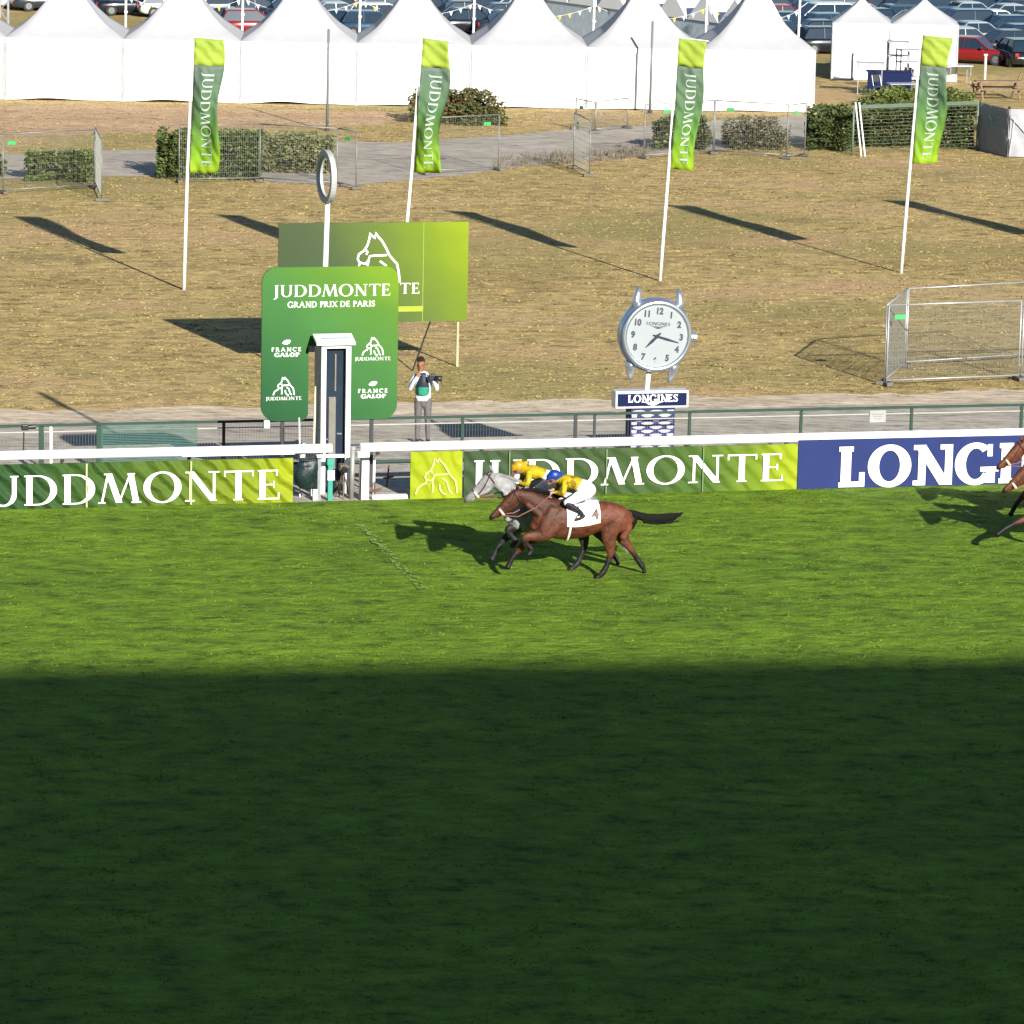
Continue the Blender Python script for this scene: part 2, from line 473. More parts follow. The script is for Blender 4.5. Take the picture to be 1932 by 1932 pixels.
# turf as a gently uneven raised terrain
def terrain(name, u0, u1, v0, v1, nu, nv, z, amp, m, skirt=True):
    mb = MB(); vs = []; fs = []
    for j in range(nv+1):
        for i in range(nu+1):
            u_ = u0+(u1-u0)*i/nu; v_ = v0+(v1-v0)*j/nv
            p = T3(u_, v_)
            e = 0 if j in (0, nv) else 1
            vs.append((p.x, p.y, z+e*amp*mnoise.noise(Vector((u_*.7, v_*.9, 3)))))
    for j in range(nv):
        for i in range(nu):
            a = j*(nu+1)+i
            fs.append((a, a+1, a+nu+2, a+nu+1))
    mb.add(vs, fs)
    if skirt:
        for v_ in (v0, v1):
            mb.add([T3(u0, v_, z), T3(u1, v_, z), T3(u1, v_+(.6 if v_ == v1 else -.6), ZF-.05), T3(u0, v_+(.6 if v_ == v1 else -.6), ZF-.05)], [(0, 1, 2, 3)])
        for u_ in (u0, u1):
            mb.add([T3(u_, v0, z), T3(u_, v1, z), T3(u_, v1, ZF-.05), T3(u_, v0, ZF-.05)], [(0, 1, 2, 3)])
    return tag(mb.build(name, m, smooth=False), kind='structure')
terrain('racecourse_turf', -120, 160, -6, VB+.02, 400, 220, 0, .018, TURF)
terrain('gravel_verge', -120, 160, VB+.02, VDROP, 160, 12, 0.0, .0, GRAVEL)
def strip(name, v0, v1, z, m, wob0=0, wob1=0, u0=-60, u1=110, n=400):
    mb = MB(); vs = []
    for i in range(n+1):
        u_ = u0+(u1-u0)*i/n
        a = wob0*mnoise.noise(Vector((u_*.9, 1.3, 0)))+wob0*.6*mnoise.noise(Vector((u_*3.1, 5.3, 0)))
        b = wob1*mnoise.noise(Vector((u_*.8, 7.7, 0)))+wob1*.8*mnoise.noise(Vector((u_*3.7, 2.3, 0)))
        vs += [T3(u_, v0+a, z), T3(u_, v1+b, z)]
    mb.add(vs, [(2*i, 2*i+2, 2*i+3, 2*i+1) for i in range(n)])
    return tag(mb.build(name, m), kind='structure')
strip('service_road', VDROP+.5, VR, ZF+.004, ASPH)
strip('dirt_shoulder', VR-.15, VE, ZF+.008, SAND, .12, .55)
# the pale path that runs behind the hedges
pts_t = [(-60, 296), (0, 292), (100, 287), (200, 284), (330, 283), (500, 278), (640, 268), (760, 269), (860, 262), (940, 256), (1100, 243), (1240, 236), (1340, 228), (1430, 222), (1530, 218)]
pts_b = [(1530, 262), (1440, 276), (1330, 284), (1240, 291), (1120, 302), (1000, 312), (880, 330), (780, 338), (700, 347), (640, 350), (500, 343), (330, 334), (200, 333), (100, 336), (0, 338), (-60, 340)]
def smooth_px(P, k=6):
    return [(q[0], q[1]) for q in crom([(p[0], p[1], 0) for p in P], k)]
pp = smooth_px(pts_t)+smooth_px(pts_b)
sheet('path', [tuple(G(x, y+2*mnoise.noise(Vector((x*.03, y, 0))), ZF))[:2] for x, y in pp], ZF+.006, ASPH)
SOIL = grassmat('bare_tan_soil', [(.36, .235, .135), (.45, .30, .18), (.50, .36, .22)], .5, stretch=2.5, bump=.8, bs=4, dist=.05)
st_ = [(-70, 196), (100, 199), (240, 200), (420, 205), (600, 208), (740, 212), (770, 222), (700, 236), (560, 240), (430, 243), (330, 250), (200, 252), (60, 258), (-70, 256)]
sheet('bare_ground', [tuple(G(x+6*mnoise.noise(Vector((x*.05, y, 2))), y+3*mnoise.noise(Vector((x*.07, y, 0))), ZF))[:2] for x, y in smooth_px(st_+st_[:1])[:-1]], ZF+.003, SOIL)
# worn finishing line across the turf
FINW = mat('worn_line_paint', (.19, .30, .05), .9, var=.3, scale=8)
fl = MB()
a_, b_ = G(682, 992), G(797, 1112)
for i in range(46):
    p = a_.lerp(b_, i/45); 
    for k in range(3):
        q = p+U*rng.uniform(-.09, .09)+V*rng.uniform(-.05, .05)
        r_ = rng.uniform(.012, .04)
        fl.add([q+U*(r_*math.cos(t)*1.0)+V*(r_*1.6*math.sin(t))+Vector((0, 0, .019+.0005*k)) for t in np.linspace(0, 2*math.pi, 7)[:-1]], [tuple(range(6))])
fl = fl.build('finish_line', FINW); tag(fl, kind='structure')

# grass blades
def blades(name, m, n, Z0, Z1, z, hlo, hhi, wlo, whi, cmapf, clump, margin=3.0, vmin=None, vmax=None, lean=.6):
    Zs = rng.uniform(Z0, Z1, n*2); X = rng.uniform(-1, 1, n*2)*(Zs*.128+margin)
    k = np.ones(n*2, bool)
    vv = -X*math.sin(TY)+Zs*math.cos(TY); uu = X*math.cos(TY)+Zs*math.sin(TY)
    if name == 'dry_grass':
        poly = [tuple(G(x, y, ZF))[:2] for x, y in pp]; ins = np.zeros(len(X), bool)
        for i in range(len(poly)):
            (xa, ya), (xb, yb) = poly[i], poly[i-1]
            cr_ = (ya > Zs) != (yb > Zs)
            if abs(yb-ya) > 1e-9: ins ^= cr_ & (X < (xb-xa)*(Zs-ya)/(yb-ya)+xa)
        k &= ~ins
    if vmax is not None: k &= vv < vmax
    if vmin is not None: k &= vv > vmin+.35*np.sin(uu*1.3)+.2*np.sin(uu*4.7+1)
    nz = np.array([mnoise.noise(Vector((u_*clump*.6, v_*clump, 0))) for u_, v_ in zip(uu, vv)])
    k &= rng.uniform(-.75, .45, n*2) < nz
    idx = np.nonzero(k)[0][:n]
    X, Zs, nz, uu, vv = X[idx], Zs[idx], nz[idx], uu[idx], vv[idx]
    n = len(idx)
    h = rng.uniform(hlo, hhi, n)*(1+.7*nz); wd = rng.uniform(wlo, whi, n)
    th = rng.uniform(0, 2*math.pi, n); la = rng.uniform(0, 2*math.pi, n); ll = rng.uniform(.1, lean, n)*h
    v = np.empty((n, 3, 3))
    v[:, 0] = np.stack([X-wd*np.cos(th), Zs-wd*np.sin(th), np.full(n, z)], 1)
    v[:, 1] = np.stack([X+wd*np.cos(th), Zs+wd*np.sin(th), np.full(n, z)], 1)
    v[:, 2] = np.stack([X+ll*np.cos(la), Zs+ll*np.sin(la), z+h], 1)
    me = bpy.data.meshes.new(name)
    me.vertices.add(3*n); me.vertices.foreach_set('co', v.ravel())
    me.loops.add(3*n); me.loops.foreach_set('vertex_index', np.arange(3*n))
    me.polygons.add(n); me.polygons.foreach_set('loop_start', np.arange(n)*3); me.polygons.foreach_set('loop_total', np.full(n, 3))
    me.update()
    c = np.ones((n, 3, 4)); c[:, :, :3] = cmapf(n, nz, uu, vv)[:, None, :]
    at = me.color_attributes.new('Col', 'FLOAT_COLOR', 'CORNER'); at.data.foreach_set('color', c.ravel())
    me.materials.append(m)
    o = bpy.data.objects.new(name, me); COL.objects.link(o)
    return tag(o, kind='stuff')
BLADE = attrmat('grass_blade', .75, .05, 5, spec=.2)
def c_turf(n, nz, uu, vv):
    t = rng.uniform(0, 1, (n, 1)); a = np.array([.092, .165, .011]); b = np.array([.125, .208, .013]); y = np.array([.12, .18, .03])
    c = a*(1-t)+b*t
    k = rng.uniform(0, 1, n) < .02; c[k] = y
    fz = np.array([mnoise.noise(Vector((u_*3.3, v_*3.0, 4)))+.5*mnoise.noise(Vector((u_*8, v_*7, 4))) for u_, v_ in zip(uu, vv)])
    bz = np.array([mnoise.noise(Vector((u_*.35, v_*.8, 14))) for u_, v_ in zip(uu, vv)])
    return c*np.clip(1+1.35*fz+.28*bz, .22, 1.5)[:, None]
def c_dry(n, nz, uu, vv):
    t = rng.uniform(0, 1, (n, 1)); a = np.array([.275, .205, .082]); b = np.array([.335, .255, .108]); g = np.array([.22, .20, .07])
    c = a*(1-t)+b*t
    fz = np.array([mnoise.noise(Vector((u_*2.2, v_*1.8, 4)))+.5*mnoise.noise(Vector((u_*6, v_*5, 4))) for u_, v_ in zip(uu, vv)])
    big = np.array([mnoise.noise(Vector((u_*.09, v_*.16, 9))) for u_, v_ in zip(uu, vv)])
    near = np.clip(1-(vv-VE)/9.0, 0, 1)
    gp = G(230, 368, ZF); gu, gv = gp.dot(U), gp.dot(V)
    near = np.maximum(near, 1.6*np.clip(1.2-np.hypot((uu-gu)/7.5, (vv-gv)/2.6), 0, 1))
    k = rng.uniform(0, 1, n) < (.10+.8*np.clip(big, 0, 1)+.55*near); c[k] = g*(.9+.5*t[k])
    return c*np.clip(1+.75*fz, .45, 1.35)[:, None]
blades('grass', BLADE, 80000, 47, 86, 0.0, .008, .020, .008, .022, c_turf, 3.0, vmax=VB-.03, lean=4.0)
blades('dry_grass', BLADE, 75000, 96, 174, ZF, .012, .032, .02, .05, c_dry, 1.6, vmin=VE, vmax=400, lean=4.0)

# grandstand behind and above the camera, whose roof shades the near turf
sh = Vector((-sdir.x, -sdir.y, 0))/sdir.z
RH = 32.0
e1, e2 = G(0, 1262)-sh*RH, G(1932, 1238)-sh*RH
ed = (e2-e1).normalized(); en = Vector((ed.y, -ed.x, 0))
gs_mid = (e1+e2)/2
CONC = mat('grandstand_concrete', (.35, .34, .32), .85, var=.15, scale=.6)
gs = thing('grandstand', 'long concrete grandstand with a flat overhanging roof behind the viewer', 'grandstand', (gs_mid.x, gs_mid.y-22, ZF))
mb = MB(); ax = (ed, en, Vector((0, 0, 1)))
c0 = Vector((gs_mid.x, gs_mid.y, RH))+en*17
mb.box(c0-Vector((0, 0, .5)), (420, 34, 1.0), 0, ax); mb.build('roof', CONC, gs, world=True)
mb = MB(); mb.box(Vector((gs_mid.x, gs_mid.y, (RH-1+ZF)/2))+en*33, (420, 1.0, RH-1-ZF-.1), 0, ax); mb.build('rear_wall', CONC, gs, world=True)
mb = MB()
for i in range(14):
    mb.box(Vector((gs_mid.x, gs_mid.y, 0))+en*(8+i*1.7)+Vector((0, 0, ZF+(2+i*.9)/2)), (400, 1.68, 2+i*.9), 0, ax)
mb.build('terrace', CONC, gs, world=True)
for i in range(-6, 7):
    mb = MB(); mb.box(Vector((gs_mid.x, gs_mid.y, (RH+14)/2-.05))+ed*(i*32+16)+en*28, (1, 1, RH-16), 0, ax); mb.build('column', CONC, gs, world=True)

# ================================================================== RAIL, BOARDS
VRL = VB+.28
RAILM = mat('white_rail_plastic', (.82, .82, .83), .35, var=.03)
rail_z = onV(966, 838, VRL)[1]
def rail(px0, px1, lab):
    u0 = onV(px0, 840, VRL)[0]; u1 = onV(px1, 830, VRL)[0]
    t = thing('running_rail', lab, 'rail', T3((u0+u1)/2, VRL), TY, 'white running rails either side of the winning post')
    mb = MB(); n = 16; L = (u1-u0)/2
    prof = [(.075*math.cos(2*math.pi*k/n), rail_z+.092*math.sin(2*math.pi*k/n)) for k in range(n)]
    mb.prism([(p[0], p[1]) for p in prof], Vector((-L, 0, 0)), Vector((0, 1, 0)), Vector((0, 0, 1)), Vector((1, 0, 0)), 2*L)
    mb.build('top_rail', RAILM, t, smooth=False)
    k = int(2*L/2.1)
    for i in range(k+1):
        x = -L+.35+i*(2*L-.7)/max(k, 1)
        mb = MB(); mb.tube([(x, 0, rail_z-.06), (x, .06, rail_z-.16), (x, .32, rail_z-.32), (x, .36, .0)], .028, 8)
        mb.build('post', WHITE, t)
        mb = MB(); mb.box((x, -.01, rail_z-.115), (.07, .07, .06)); mb.build('clamp', BLACK, t)
    return t
rail(-160, 626, 'left length of white oval running rail above the green boards, ending at the mirror box')
rail(680, 2250, 'long right length of white oval running rail above the lime, green and blue boards')
# lower white rail piece at the left banner
t = thing('white_batten', 'short white batten lying along the top of the left green banner', 'batten', T3(onV(450, 858, VB-.03)[0], VB-.03, onV(450, 858, VB)[1]), TY)
mb = MB(); L = onV(553, 858, VB)[0]-onV(340, 860, VB)[0]; mb.box((0, 0, .012), (L, .05, .04)); mb.build('plank', WHITE, t, bevel=.006)

def gradmat(name, stops, x0, x1, axis='X', rough=.62, wr=.0, ang=.6, vert=None):
    """printed cloth: colour stops along object x (or z), creases as bump"""
    m, n, b = newmat(name)
    tc = N(n, 'ShaderNodeTexCoord'); sp = N(n, 'ShaderNodeSeparateXYZ')
    n.links.new(tc.outputs['Object'], sp.inputs[0])
    mr = N(n, 'ShaderNodeMapRange'); mr.inputs['From Min'].default_value = x0; mr.inputs['From Max'].default_value = x1
    if axis == 'D':      # diagonal: x and z together, each normalised by vert=(z0,z1)
        m2 = N(n, 'ShaderNodeMapRange'); m2.inputs['From Min'].default_value = vert[0]; m2.inputs['From Max'].default_value = vert[1]
        n.links.new(sp.outputs['Z'], m2.inputs['Value']); n.links.new(sp.outputs['X'], mr.inputs['Value'])
        ml = N(n, 'ShaderNodeMath', operation='MULTIPLY_ADD'); ml.inputs[1].default_value = vert[2]
        n.links.new(m2.outputs[0], ml.inputs[0])
        m3 = N(n, 'ShaderNodeMath', operation='MULTIPLY'); m3.inputs[1].default_value = 1-vert[2]
        n.links.new(mr.outputs[0], m3.inputs[0]); n.links.new(m3.outputs[0], ml.inputs[2])
        fac = ml.outputs[0]
    else:
        n.links.new(sp.outputs[axis], mr.inputs['Value']); fac = mr.outputs[0]
    no = N(n, 'ShaderNodeTexNoise', Scale=1.3, Detail=3.0); n.links.new(tc.outputs['Object'], no.inputs['Vector'])
    ad = N(n, 'ShaderNodeMath', operation='MULTIPLY_ADD'); ad.inputs[1].default_value = .16
    n.links.new(no.outputs['Fac'], ad.inputs[0])
    sb = N(n, 'ShaderNodeMath', operation='SUBTRACT'); sb.inputs[1].default_value = .08
    n.links.new(fac, ad.inputs[2]); n.links.new(ad.outputs[0], sb.inputs[0])
    r = ramp(n, stops); n.links.new(sb.outputs[0], r.inputs['Fac']); n.links.new(r.outputs['Color'], b.inputs['Base Color'])
    b.inputs['Roughness'].default_value = rough; b.inputs['Specular IOR Level'].default_value = .15
    if wr:
        mp = N(n, 'ShaderNodeMapping'); mp.inputs['Rotation'].default_value = (0, ang, 0)
        n.links.new(tc.outputs['Object'], mp.inputs['Vector'])
        wv = N(n, 'ShaderNodeTexWave', Scale=1.1, Distortion=5.0, Detail=3.0); wv.bands_direction = 'X'
        wv.inputs['Detail Scale'].default_value = 1.2
        n.links.new(mp.outputs[0], wv.inputs['Vector'])
        bp = N(n, 'ShaderNodeBump', Strength=wr, Distance=.06)
        n.links.new(wv.outputs['Fac'], bp.inputs['Height']); n.links.new(bp.outputs['Normal'], b.inputs['Normal'])
    return m
GREEN_STOPS = [(0, (.016, .05, .018)), (.35, (.022, .06, .018)), (.58, (.045, .09, .015)), (.82, (.10, .15, .012)), (1, (.24, .29, .01))]
def board(px0, px1, ytop, ybot, name, label, m, group, posts=(), thick=.03, wave=.008, mid=None):
    """cloth board on the board plane; ytop/ybot pixel heights at px0"""
    u0, z1 = onV(px0, ytop, VB); u1 = onV(px1, ytop, VB)[0]; z0 = -.02
    t = thing(name, label, 'banner', T3(u0, VB), TY, group)
    L = u1-u0; n = max(6, int(L/.12)); k = 8; vs = []; fs = []
    mb = MB()
    for j in range(k+1):
        for i in range(n+1):
            x = L*i/n; z = z0+(z1-z0)*j/k
            y = wave*math.sin(x*5+z*4)+wave*.8*mnoise.noise(Vector((x*2+px0, z*3, 1)))
            vs.append((x, y, z))
    fs = [(j*(n+1)+i, j*(n+1)+i+1, (j+1)*(n+1)+i+1, (j+1)*(n+1)+i) for j in range(k) for i in range(n)]
    mb.add(vs, fs); mb.add([(x, y+thick, z) for x, y, z in vs], [f[::-1] for f in fs])
    mb.add([(0, 0, z1), (L, 0, z1), (L, thick, z1), (0, thick, z1)], [(0, 1, 2, 3)])
    mb.build('cloth', m, t, smooth=True)
    return t, L, z1
def bmap(t):
    X = XF[t.name]
    return lambda x, y, h: X @ Vector((x, -.024-h, y))
m_l = gradmat('left_banner_print', GREEN_STOPS, 0, 7.6, wr=1.0, ang=.75)
t, L, z1 = board(-220, 553, 872+10, 960, 'advertising_banner', 'dark green to lime banner lettered JUDDMONTE, left of the mirror box', m_l, 'advertising boards along the running rail')
for nd in m_l.node_tree.nodes:
    if nd.type == 'MAP_RANGE': nd.inputs['From Max'].default_value = L
uo = T3(0, 0).dot(U)
tu = XF[t.name].translation.dot(U)
tp, tw = text_polys('JUDDMONTE', .165, .045, .05, .08)
xa = onV(-62, 900, VB)[0]-tu; xb = onV(531, 900, VB)[0]-tu
zb = onV(300, 941+6, VB)[1]; zt = onV(300, 887+4, VB)[1]
print_polys('lettering', fit(tp, tw, xa, xb, zb, zt), bmap(t), WHPRINT, t)
for px in (163, 360):
    mb = MB(); x = onV(px, 900, VB)[0]-tu; mb.box((x, -.035, z1/2), (.035, .02, z1-.02)); mb.build('batten', mat('pale_batten', (.34, .40, .20), .6), t)
m_s = gradmat('lime_banner_print', [(0, (.23, .29, .008)), (1, (.26, .31, .01))], 0, 1, wr=.5, ang=.5)
t, L, z1 = board(775, 873, 853, 938, 'advertising_banner', 'small square lime banner with a pale horse head line drawing', m_s, 'advertising boards along the running rail')
print_polys('logo', [[(q[0]*L, q[1]*z1) for q in p] for p in horse_logo(.08, .93, .10, .88, .045)], bmap(t), mat('pale_lime_print', (.38, .44, .15), .6), t)
m_r = gradmat('right_banner_print', [(0, (.034, .06, .026)), (.45, (.036, .066, .022)), (.72, (.05, .10, .016)), (.9, (.13, .20, .010)), (1, (.24, .30, .01))], 0, 6.6, wr=.55, ang=.75)
t, L, z1 = board(876, 1505, 852, 934, 'advertising_banner', 'green to lime banner lettered JUDDMONTE, behind the two leading horses', m_r, 'advertising boards along the running rail')
for nd in m_r.node_tree.nodes:
    if nd.type == 'MAP_RANGE': nd.inputs['From Max'].default_value = L
tu = XF[t.name].translation.dot(U)
xa = onV(886, 900, VB)[0]-tu; xb = onV(1480, 900, VB)[0]-tu
zb = onV(1180, 914, VB)[1]; zt = onV(1180, 862, VB)[1]
print_polys('lettering', fit(tp, tw, xa, xb, zb, zt), bmap(t), WHPRINT, t)
for px in (960, 1143, 1325):
    mb = MB(); x = onV(px, 900, VB)[0]-tu; mb.box((x, -.035, z1/2), (.022, .02, z1-.02)); mb.build('batten', mat('sage_batten', (.12, .19, .10), .6), t)
BLUEB = mat('blue_print', (.022, .034, .125), .8, var=.07, scale=2, spec=.1)
t, L, z1 = board(1507, 2260, 831, 917, 'advertising_banner', 'navy blue board with bold white LONGINES lettering at the right', BLUEB, 'advertising boards along the running rail', wave=.003)
tu = XF[t.name].translation.dot(U)
tb, twb = text_polys('LONGINES', .24, .12, .05, .03)
xa = onV(1582, 880, VB)[0]-tu; k_ = (onV(1877, 880, VB)[0]-tu-xa)
wl = text_polys('LONG', .24, .12, .05, .03)[1]
zb = onV(1700, 916, VB)[1]; zt = onV(1700, 840, VB)[1]
print_polys('lettering', fit(tb, twb, xa, xa+k_*twb/wl, max(zb, .0), zt), bmap(t), WHPRINT, t)

# ================================================================== GREEN HANDRAIL behind the rail
VF = G(735, 876).dot(V)
ff = thing('handrail_fence', 'dark green metal handrail fence with thin mesh behind the white rail', 'fence', T3(onV(966, 860, VF)[0], VF), TY)
fu = XF[ff.name].translation.dot(U)
ht = onV(735, 789, VF)[1]
mb = MB(); mb.bar((-14, 0, ht), (18, 0, ht), .05, .05); mb.build('top_rail', GREENM, ff)
mb = MB(); mb.bar((-14, 0, ht-.13), (18, 0, ht-.13), .022, .022); mb.build('mid_rail', mat('pale_rail', (.34, .37, .33), .5, .2), ff)
mb = MB(); mb.bar((-14, 0, .07), (18, 0, .07), .05, .05); mb.build('bottom_rail', GREENM, ff)
for px, wd in ((-110, .05), (78, .10), (96, .05), (188, .13), (422, .06), (640, .05), (872, .06), (1085, .07), (1121, .05), (1300, .06), (1510, .06), (1718, .06), (1925, .06), (2130, .06)):
    x = onV(px, 830, VF)[0]-fu
    mb = MB(); mb.box((x, 0, ht/2), (wd, .05, ht)); mb.build('post', WHITE if px == 96 else (DARKM if px in (422, 1085, 1121) else GREENM), ff)
WIRE = mat('thin_wire', (.20, .21, .19), .5, .3)
mb = MB(); x = -14
while x < 18:
    mb.box((x, 0, ht/2), (.003, .003, ht-.15)); x += .06
mb.build('wire_mesh', WIRE, ff)
x0, x1 = onV(190, 830, VF)[0]-fu, onV(372, 830, VF)[0]-fu
mb = MB(); zz = .1
while zz < ht:
    mb.box(((x0+x1)/2, -.03, zz), (x1-x0, .004, .016)); zz += .034
mb.build('windbreak_netting', mat('teal_netting', (.045, .12, .10), .8), ff)
x = onV(1655, 785, VF)[0]-fu
t = thing('notice_sign', 'small pale notice sign hung on the green handrail', 'sign', T3(onV(1655, 785, VF)[0], VF-.04, onV(1655, 785, VF)[1]), TY)
mb = MB(); mb.box((0, 0, 0), (.36, .012, .26)); mb.build('panel', mat('pale_sign', (.30, .31, .31), .6), t, bevel=.004)
mb = MB()
for i in range(3): mb.box((0, -.009, .05-.05*i), (.24-.05*i, .003, .016))
mb.build('print_lines', mat('grey_print', (.19, .20, .21), .6), t)
# ================================================================== FRONT PANEL behind the mirror box
VM = VB+.75
VP = VM+.52
def rounded(w_, h_, r_, n=8):
    out = []
    for cx, cy, a0 in ((w_-r_, r_, -90), (w_-r_, h_-r_, 0), (r_, h_-r_, 90), (r_, r_, 180)):
        for i in range(n+1):
            a = R(a0+90*i/n); out.append((cx+r_*math.cos(a), cy+r_*math.sin(a)))
    return out
u0, zb_ = onV(492, 795, VP); u1, _ = onV(748, 795, VP); zt_ = onV(620, 503, VP)[1]
PWd, PH = u1-u0, zt_-zb_
t = thing('advertising_sign', 'tall rounded green panel lettered JUDDMONTE GRAND PRIX DE PARIS behind the mirror box', 'sign', T3(u0, VP), TY)
m_p = gradmat('front_panel_print', [(0, (.010, .058, .024)), (.28, (.022, .095, .03)), (.55, (.042, .14, .034)), (.78, (.07, .17, .02)), (1, (.15, .25, .008))], 0, PWd, 'D', vert=(zb_, zt_, .62), rough=.45)
def arcp(cx_, cy_, r_, a0, a1, n=8): return [(cx_+r_*math.cos(R(a0+(a1-a0)*i/n)), cy_+r_*math.sin(R(a0+(a1-a0)*i/n))) for i in range(n+1)]
sl0, sl1, slt = onV(581, 760, VP)[0]-u0, onV(650, 760, VP)[0]-u0, onV(600, 652, VP)[1]-zb_
rr_ = .30
left = arcp(rr_, rr_, rr_, 180, 270)+arcp(sl0-.16, .16, .16, 270, 360)+[(sl0, slt), (0, slt)]
right = [(sl1, 0)]+arcp(PWd-rr_, rr_, rr_, 270, 360)+[(PWd, slt), (sl1, slt)]
upper = [(0, slt), (sl0, slt), (sl1, slt), (PWd, slt)]+arcp(PWd-rr_, PH-rr_, rr_, 0, 90)+arcp(rr_, PH-rr_, rr_, 90, 180)
mb = MB()
for pr in (left, right, upper): mb.prism(pr, Vector((0, -.03, zb_)), Vector((1, 0, 0)), Vector((0, 0, 1)), Vector((0, 1, 0)), .06)
mb.build('board', m_p, t)
X_ = XF[t.name]
pm = lambda x, y, h: X_ @ Vector((x, -.032-h, y))
def pz(px, py): q = onV(px, py, VP); return q[0]-u0, q[1]
a = pz(515, 560); b = pz(737, 538)
print_polys('lettering', fit(tp, tw, a[0], b[0], a[1], pz(515, 538)[1]), pm, WHPRINT, t)
tg, twg = text_polys('GRAND PRIX DE PARIS', .17, .08, .04, .10)
def text_words(s_, *ar):
    out = []; x = 0
    for wd_ in s_.split(' '):
        p, w2 = text_polys(wd_, *ar); out += [[(q[0]+x, q[1]) for q in r_] for r_ in p]; x += w2+.5
    return out, x-.5
tg, twg = text_words('GRAND PRIX DE PARIS', .2, .09, .03, .10)
a = pz(542, 580); b = pz(707, 569)
xw = 0
for wd_ in 'GRAND PRIX DE PARIS'.split(' '):
    pw_, w2_ = text_polys(wd_, .2, .09, .03, .10); kx = (b[0]-a[0])/twg
    print_polys('subtitle_word', fit(pw_, w2_, a[0]+xw*kx, a[0]+(xw+w2_)*kx, a[1], pz(542, 569)[1]), pm, WHPRINT, t); xw += w2_+.5
tf, twf = text_words('FRANCE', .22, .11, .03, .32); tgl, twgl = text_words('GALOP', .3, .14, .04, .1)
for cx, cy in ((540, 656), (703, 734)):
    a = pz(cx, cy-8)
    pl = bird_logo(a[0]-.09, a[0]+.09, a[1]-.02, a[1]+.08)
    x0_, y0_ = pz(cx-28, cy+7); x1_, y1_ = pz(cx+28, cy)
    pl += fit(tf, twf, x0_, x1_, y0_, pz(cx, cy-1)[1])
    x0_, y0_ = pz(cx-23, cy+17); x1_, _q = pz(cx+23, cy)
    pl += fit(tgl, twgl, x0_, x1_, y0_, pz(cx, cy+9)[1])
    print_polys('emblem', pl, pm, WHPRINT, t)
for cx, cy in ((703, 660), (535, 735)):
    x0_, y0_ = pz(cx-21, cy+10); x1_, y1_ = pz(cx+21, cy-25)
    pl = horse_logo(x0_, x1_, y0_, y1_, .06)
    x0_, y0_ = pz(cx-34, cy+20); x1_, _q = pz(cx+34, cy)
    pl += fit(tp, tw, x0_, x1_, y0_, pz(cx, cy+13)[1])
    print_polys('horse_emblem', pl, pm, WHPRINT, t)
for x in (.45, PWd-.5):
    mb = MB(); mb.box((x, .06, (zb_+.3)/2), (.07, .07, zb_+.3)); mb.build('leg', DARKM, t)
mb = MB(); mb.box((.12, .0, zb_-.06), (.12, .12, .16)); mb.build('lamp', WHITE, t, bevel=.02)

# ================================================================== finishing post with its ring
VQ = VP+.5
q = onV(607, 500, VQ)
t = thing('winning_post', 'white winning post topped by a pale grey ring', 'post', T3(onV(601, 840, VQ)[0], VQ), 0)
q1 = onV(618, 382, VQ)
base = T3(onV(601, 845, VQ)[0], VQ, 0); top = T3(q1[0], VQ, q1[1])
mb = MB(); mb.tube([base, top], [.062, .05], 12); mb.build('pole', WHITE, t, world=True, smooth=True)
c = T3(onV(616, 333, VQ)[0], VQ, onV(616, 333, VQ)[1])
nrm = Vector((math.cos(R(20)), math.sin(R(20)), 0)); sd = Vector((-nrm.y, nrm.x, 0))
mb = MB(); n = 40; vs = []; fs = []
for i in range(n):
    a = 2*math.pi*i/n; d = sd*math.cos(a)+Vector((0, 0, 1))*math.sin(a)
    for (r_, o_) in ((.53, -.055), (.53, .055), (.43, .055), (.43, -.055)): vs.append(c+d*r_+nrm*o_)
for i in range(n):
    j = (i+1) % n
    for k in range(4): fs.append((4*i+k, 4*j+k, 4*j+(k+1) % 4, 4*i+(k+1) % 4))
mb.add(vs, fs); mb.build('ring', mat('pale_grey_ring', (.34, .35, .36), .5), t, world=True)

# ================================================================== MIRROR BOX
um0, zt_m = onV(607, 655, VM); um1, _ = onV(663, 655, VM)
Wm = um1-um0; D_ = .72; zr = onV(635, 655, VM)[1]
t = thing('mirror_box', 'tall white winning post box with sloping lid and dark glass front', 'box', T3(um0, VM), TY)
mb = MB()
for x in (.05, Wm-.05): mb.box((x, .05, zr/2), (.10, .10, zr))
mb.box((Wm/2, .05, zr+.02), (Wm, .10, .10))
mb.build('front_frame', WHITE, t, bevel=.01)
SIDEM = mat('grey_blue_side', (.22, .25, .30), .5)
mb = MB(); mb.box((.02, .1+D_/2, zr/2+.05), (.035, D_-.1, zr+.1)); mb.build('side_panel', SIDEM, t)
mb = MB(); mb.box((Wm-.02, .1+D_/2, zr/2+.05), (.035, D_-.1, zr+.1)); mb.build('side_panel', SIDEM, t)
mb = MB(); mb.box((Wm/2, .1+D_, zr/2), (Wm-.08, .03, zr)); mb.build('back_panel', DARKM, t)
mb = MB(); mb.box((Wm/2, .17, zr/2), (Wm-.22, .012, zr-.1)); mb.build('glass', GLASSD, t)
mb = MB(); mb.box((Wm/2+.01, .14, zr*.82), (.03, .02, zr*.25)); mb.box((Wm*.42, .145, zr*.4), (.14, .03, zr*.5)); mb.build('inner_mirror', mat('grey_mirror', (.22, .21, .19), .3, .3), t)
mb = MB(); ang = .26
mb.prism([(-.12, zr+.05), (Wm+.07, zr+.05), (Wm+.07, zr+.11), (-.12, zr+.11)], Vector((0, -.10, 0)), Vector((1, 0, 0)), Vector((0, 0, 1)), Vector((0, 1, .24)), .46)
mb.build('lid', WHITE, t, bevel=.008)
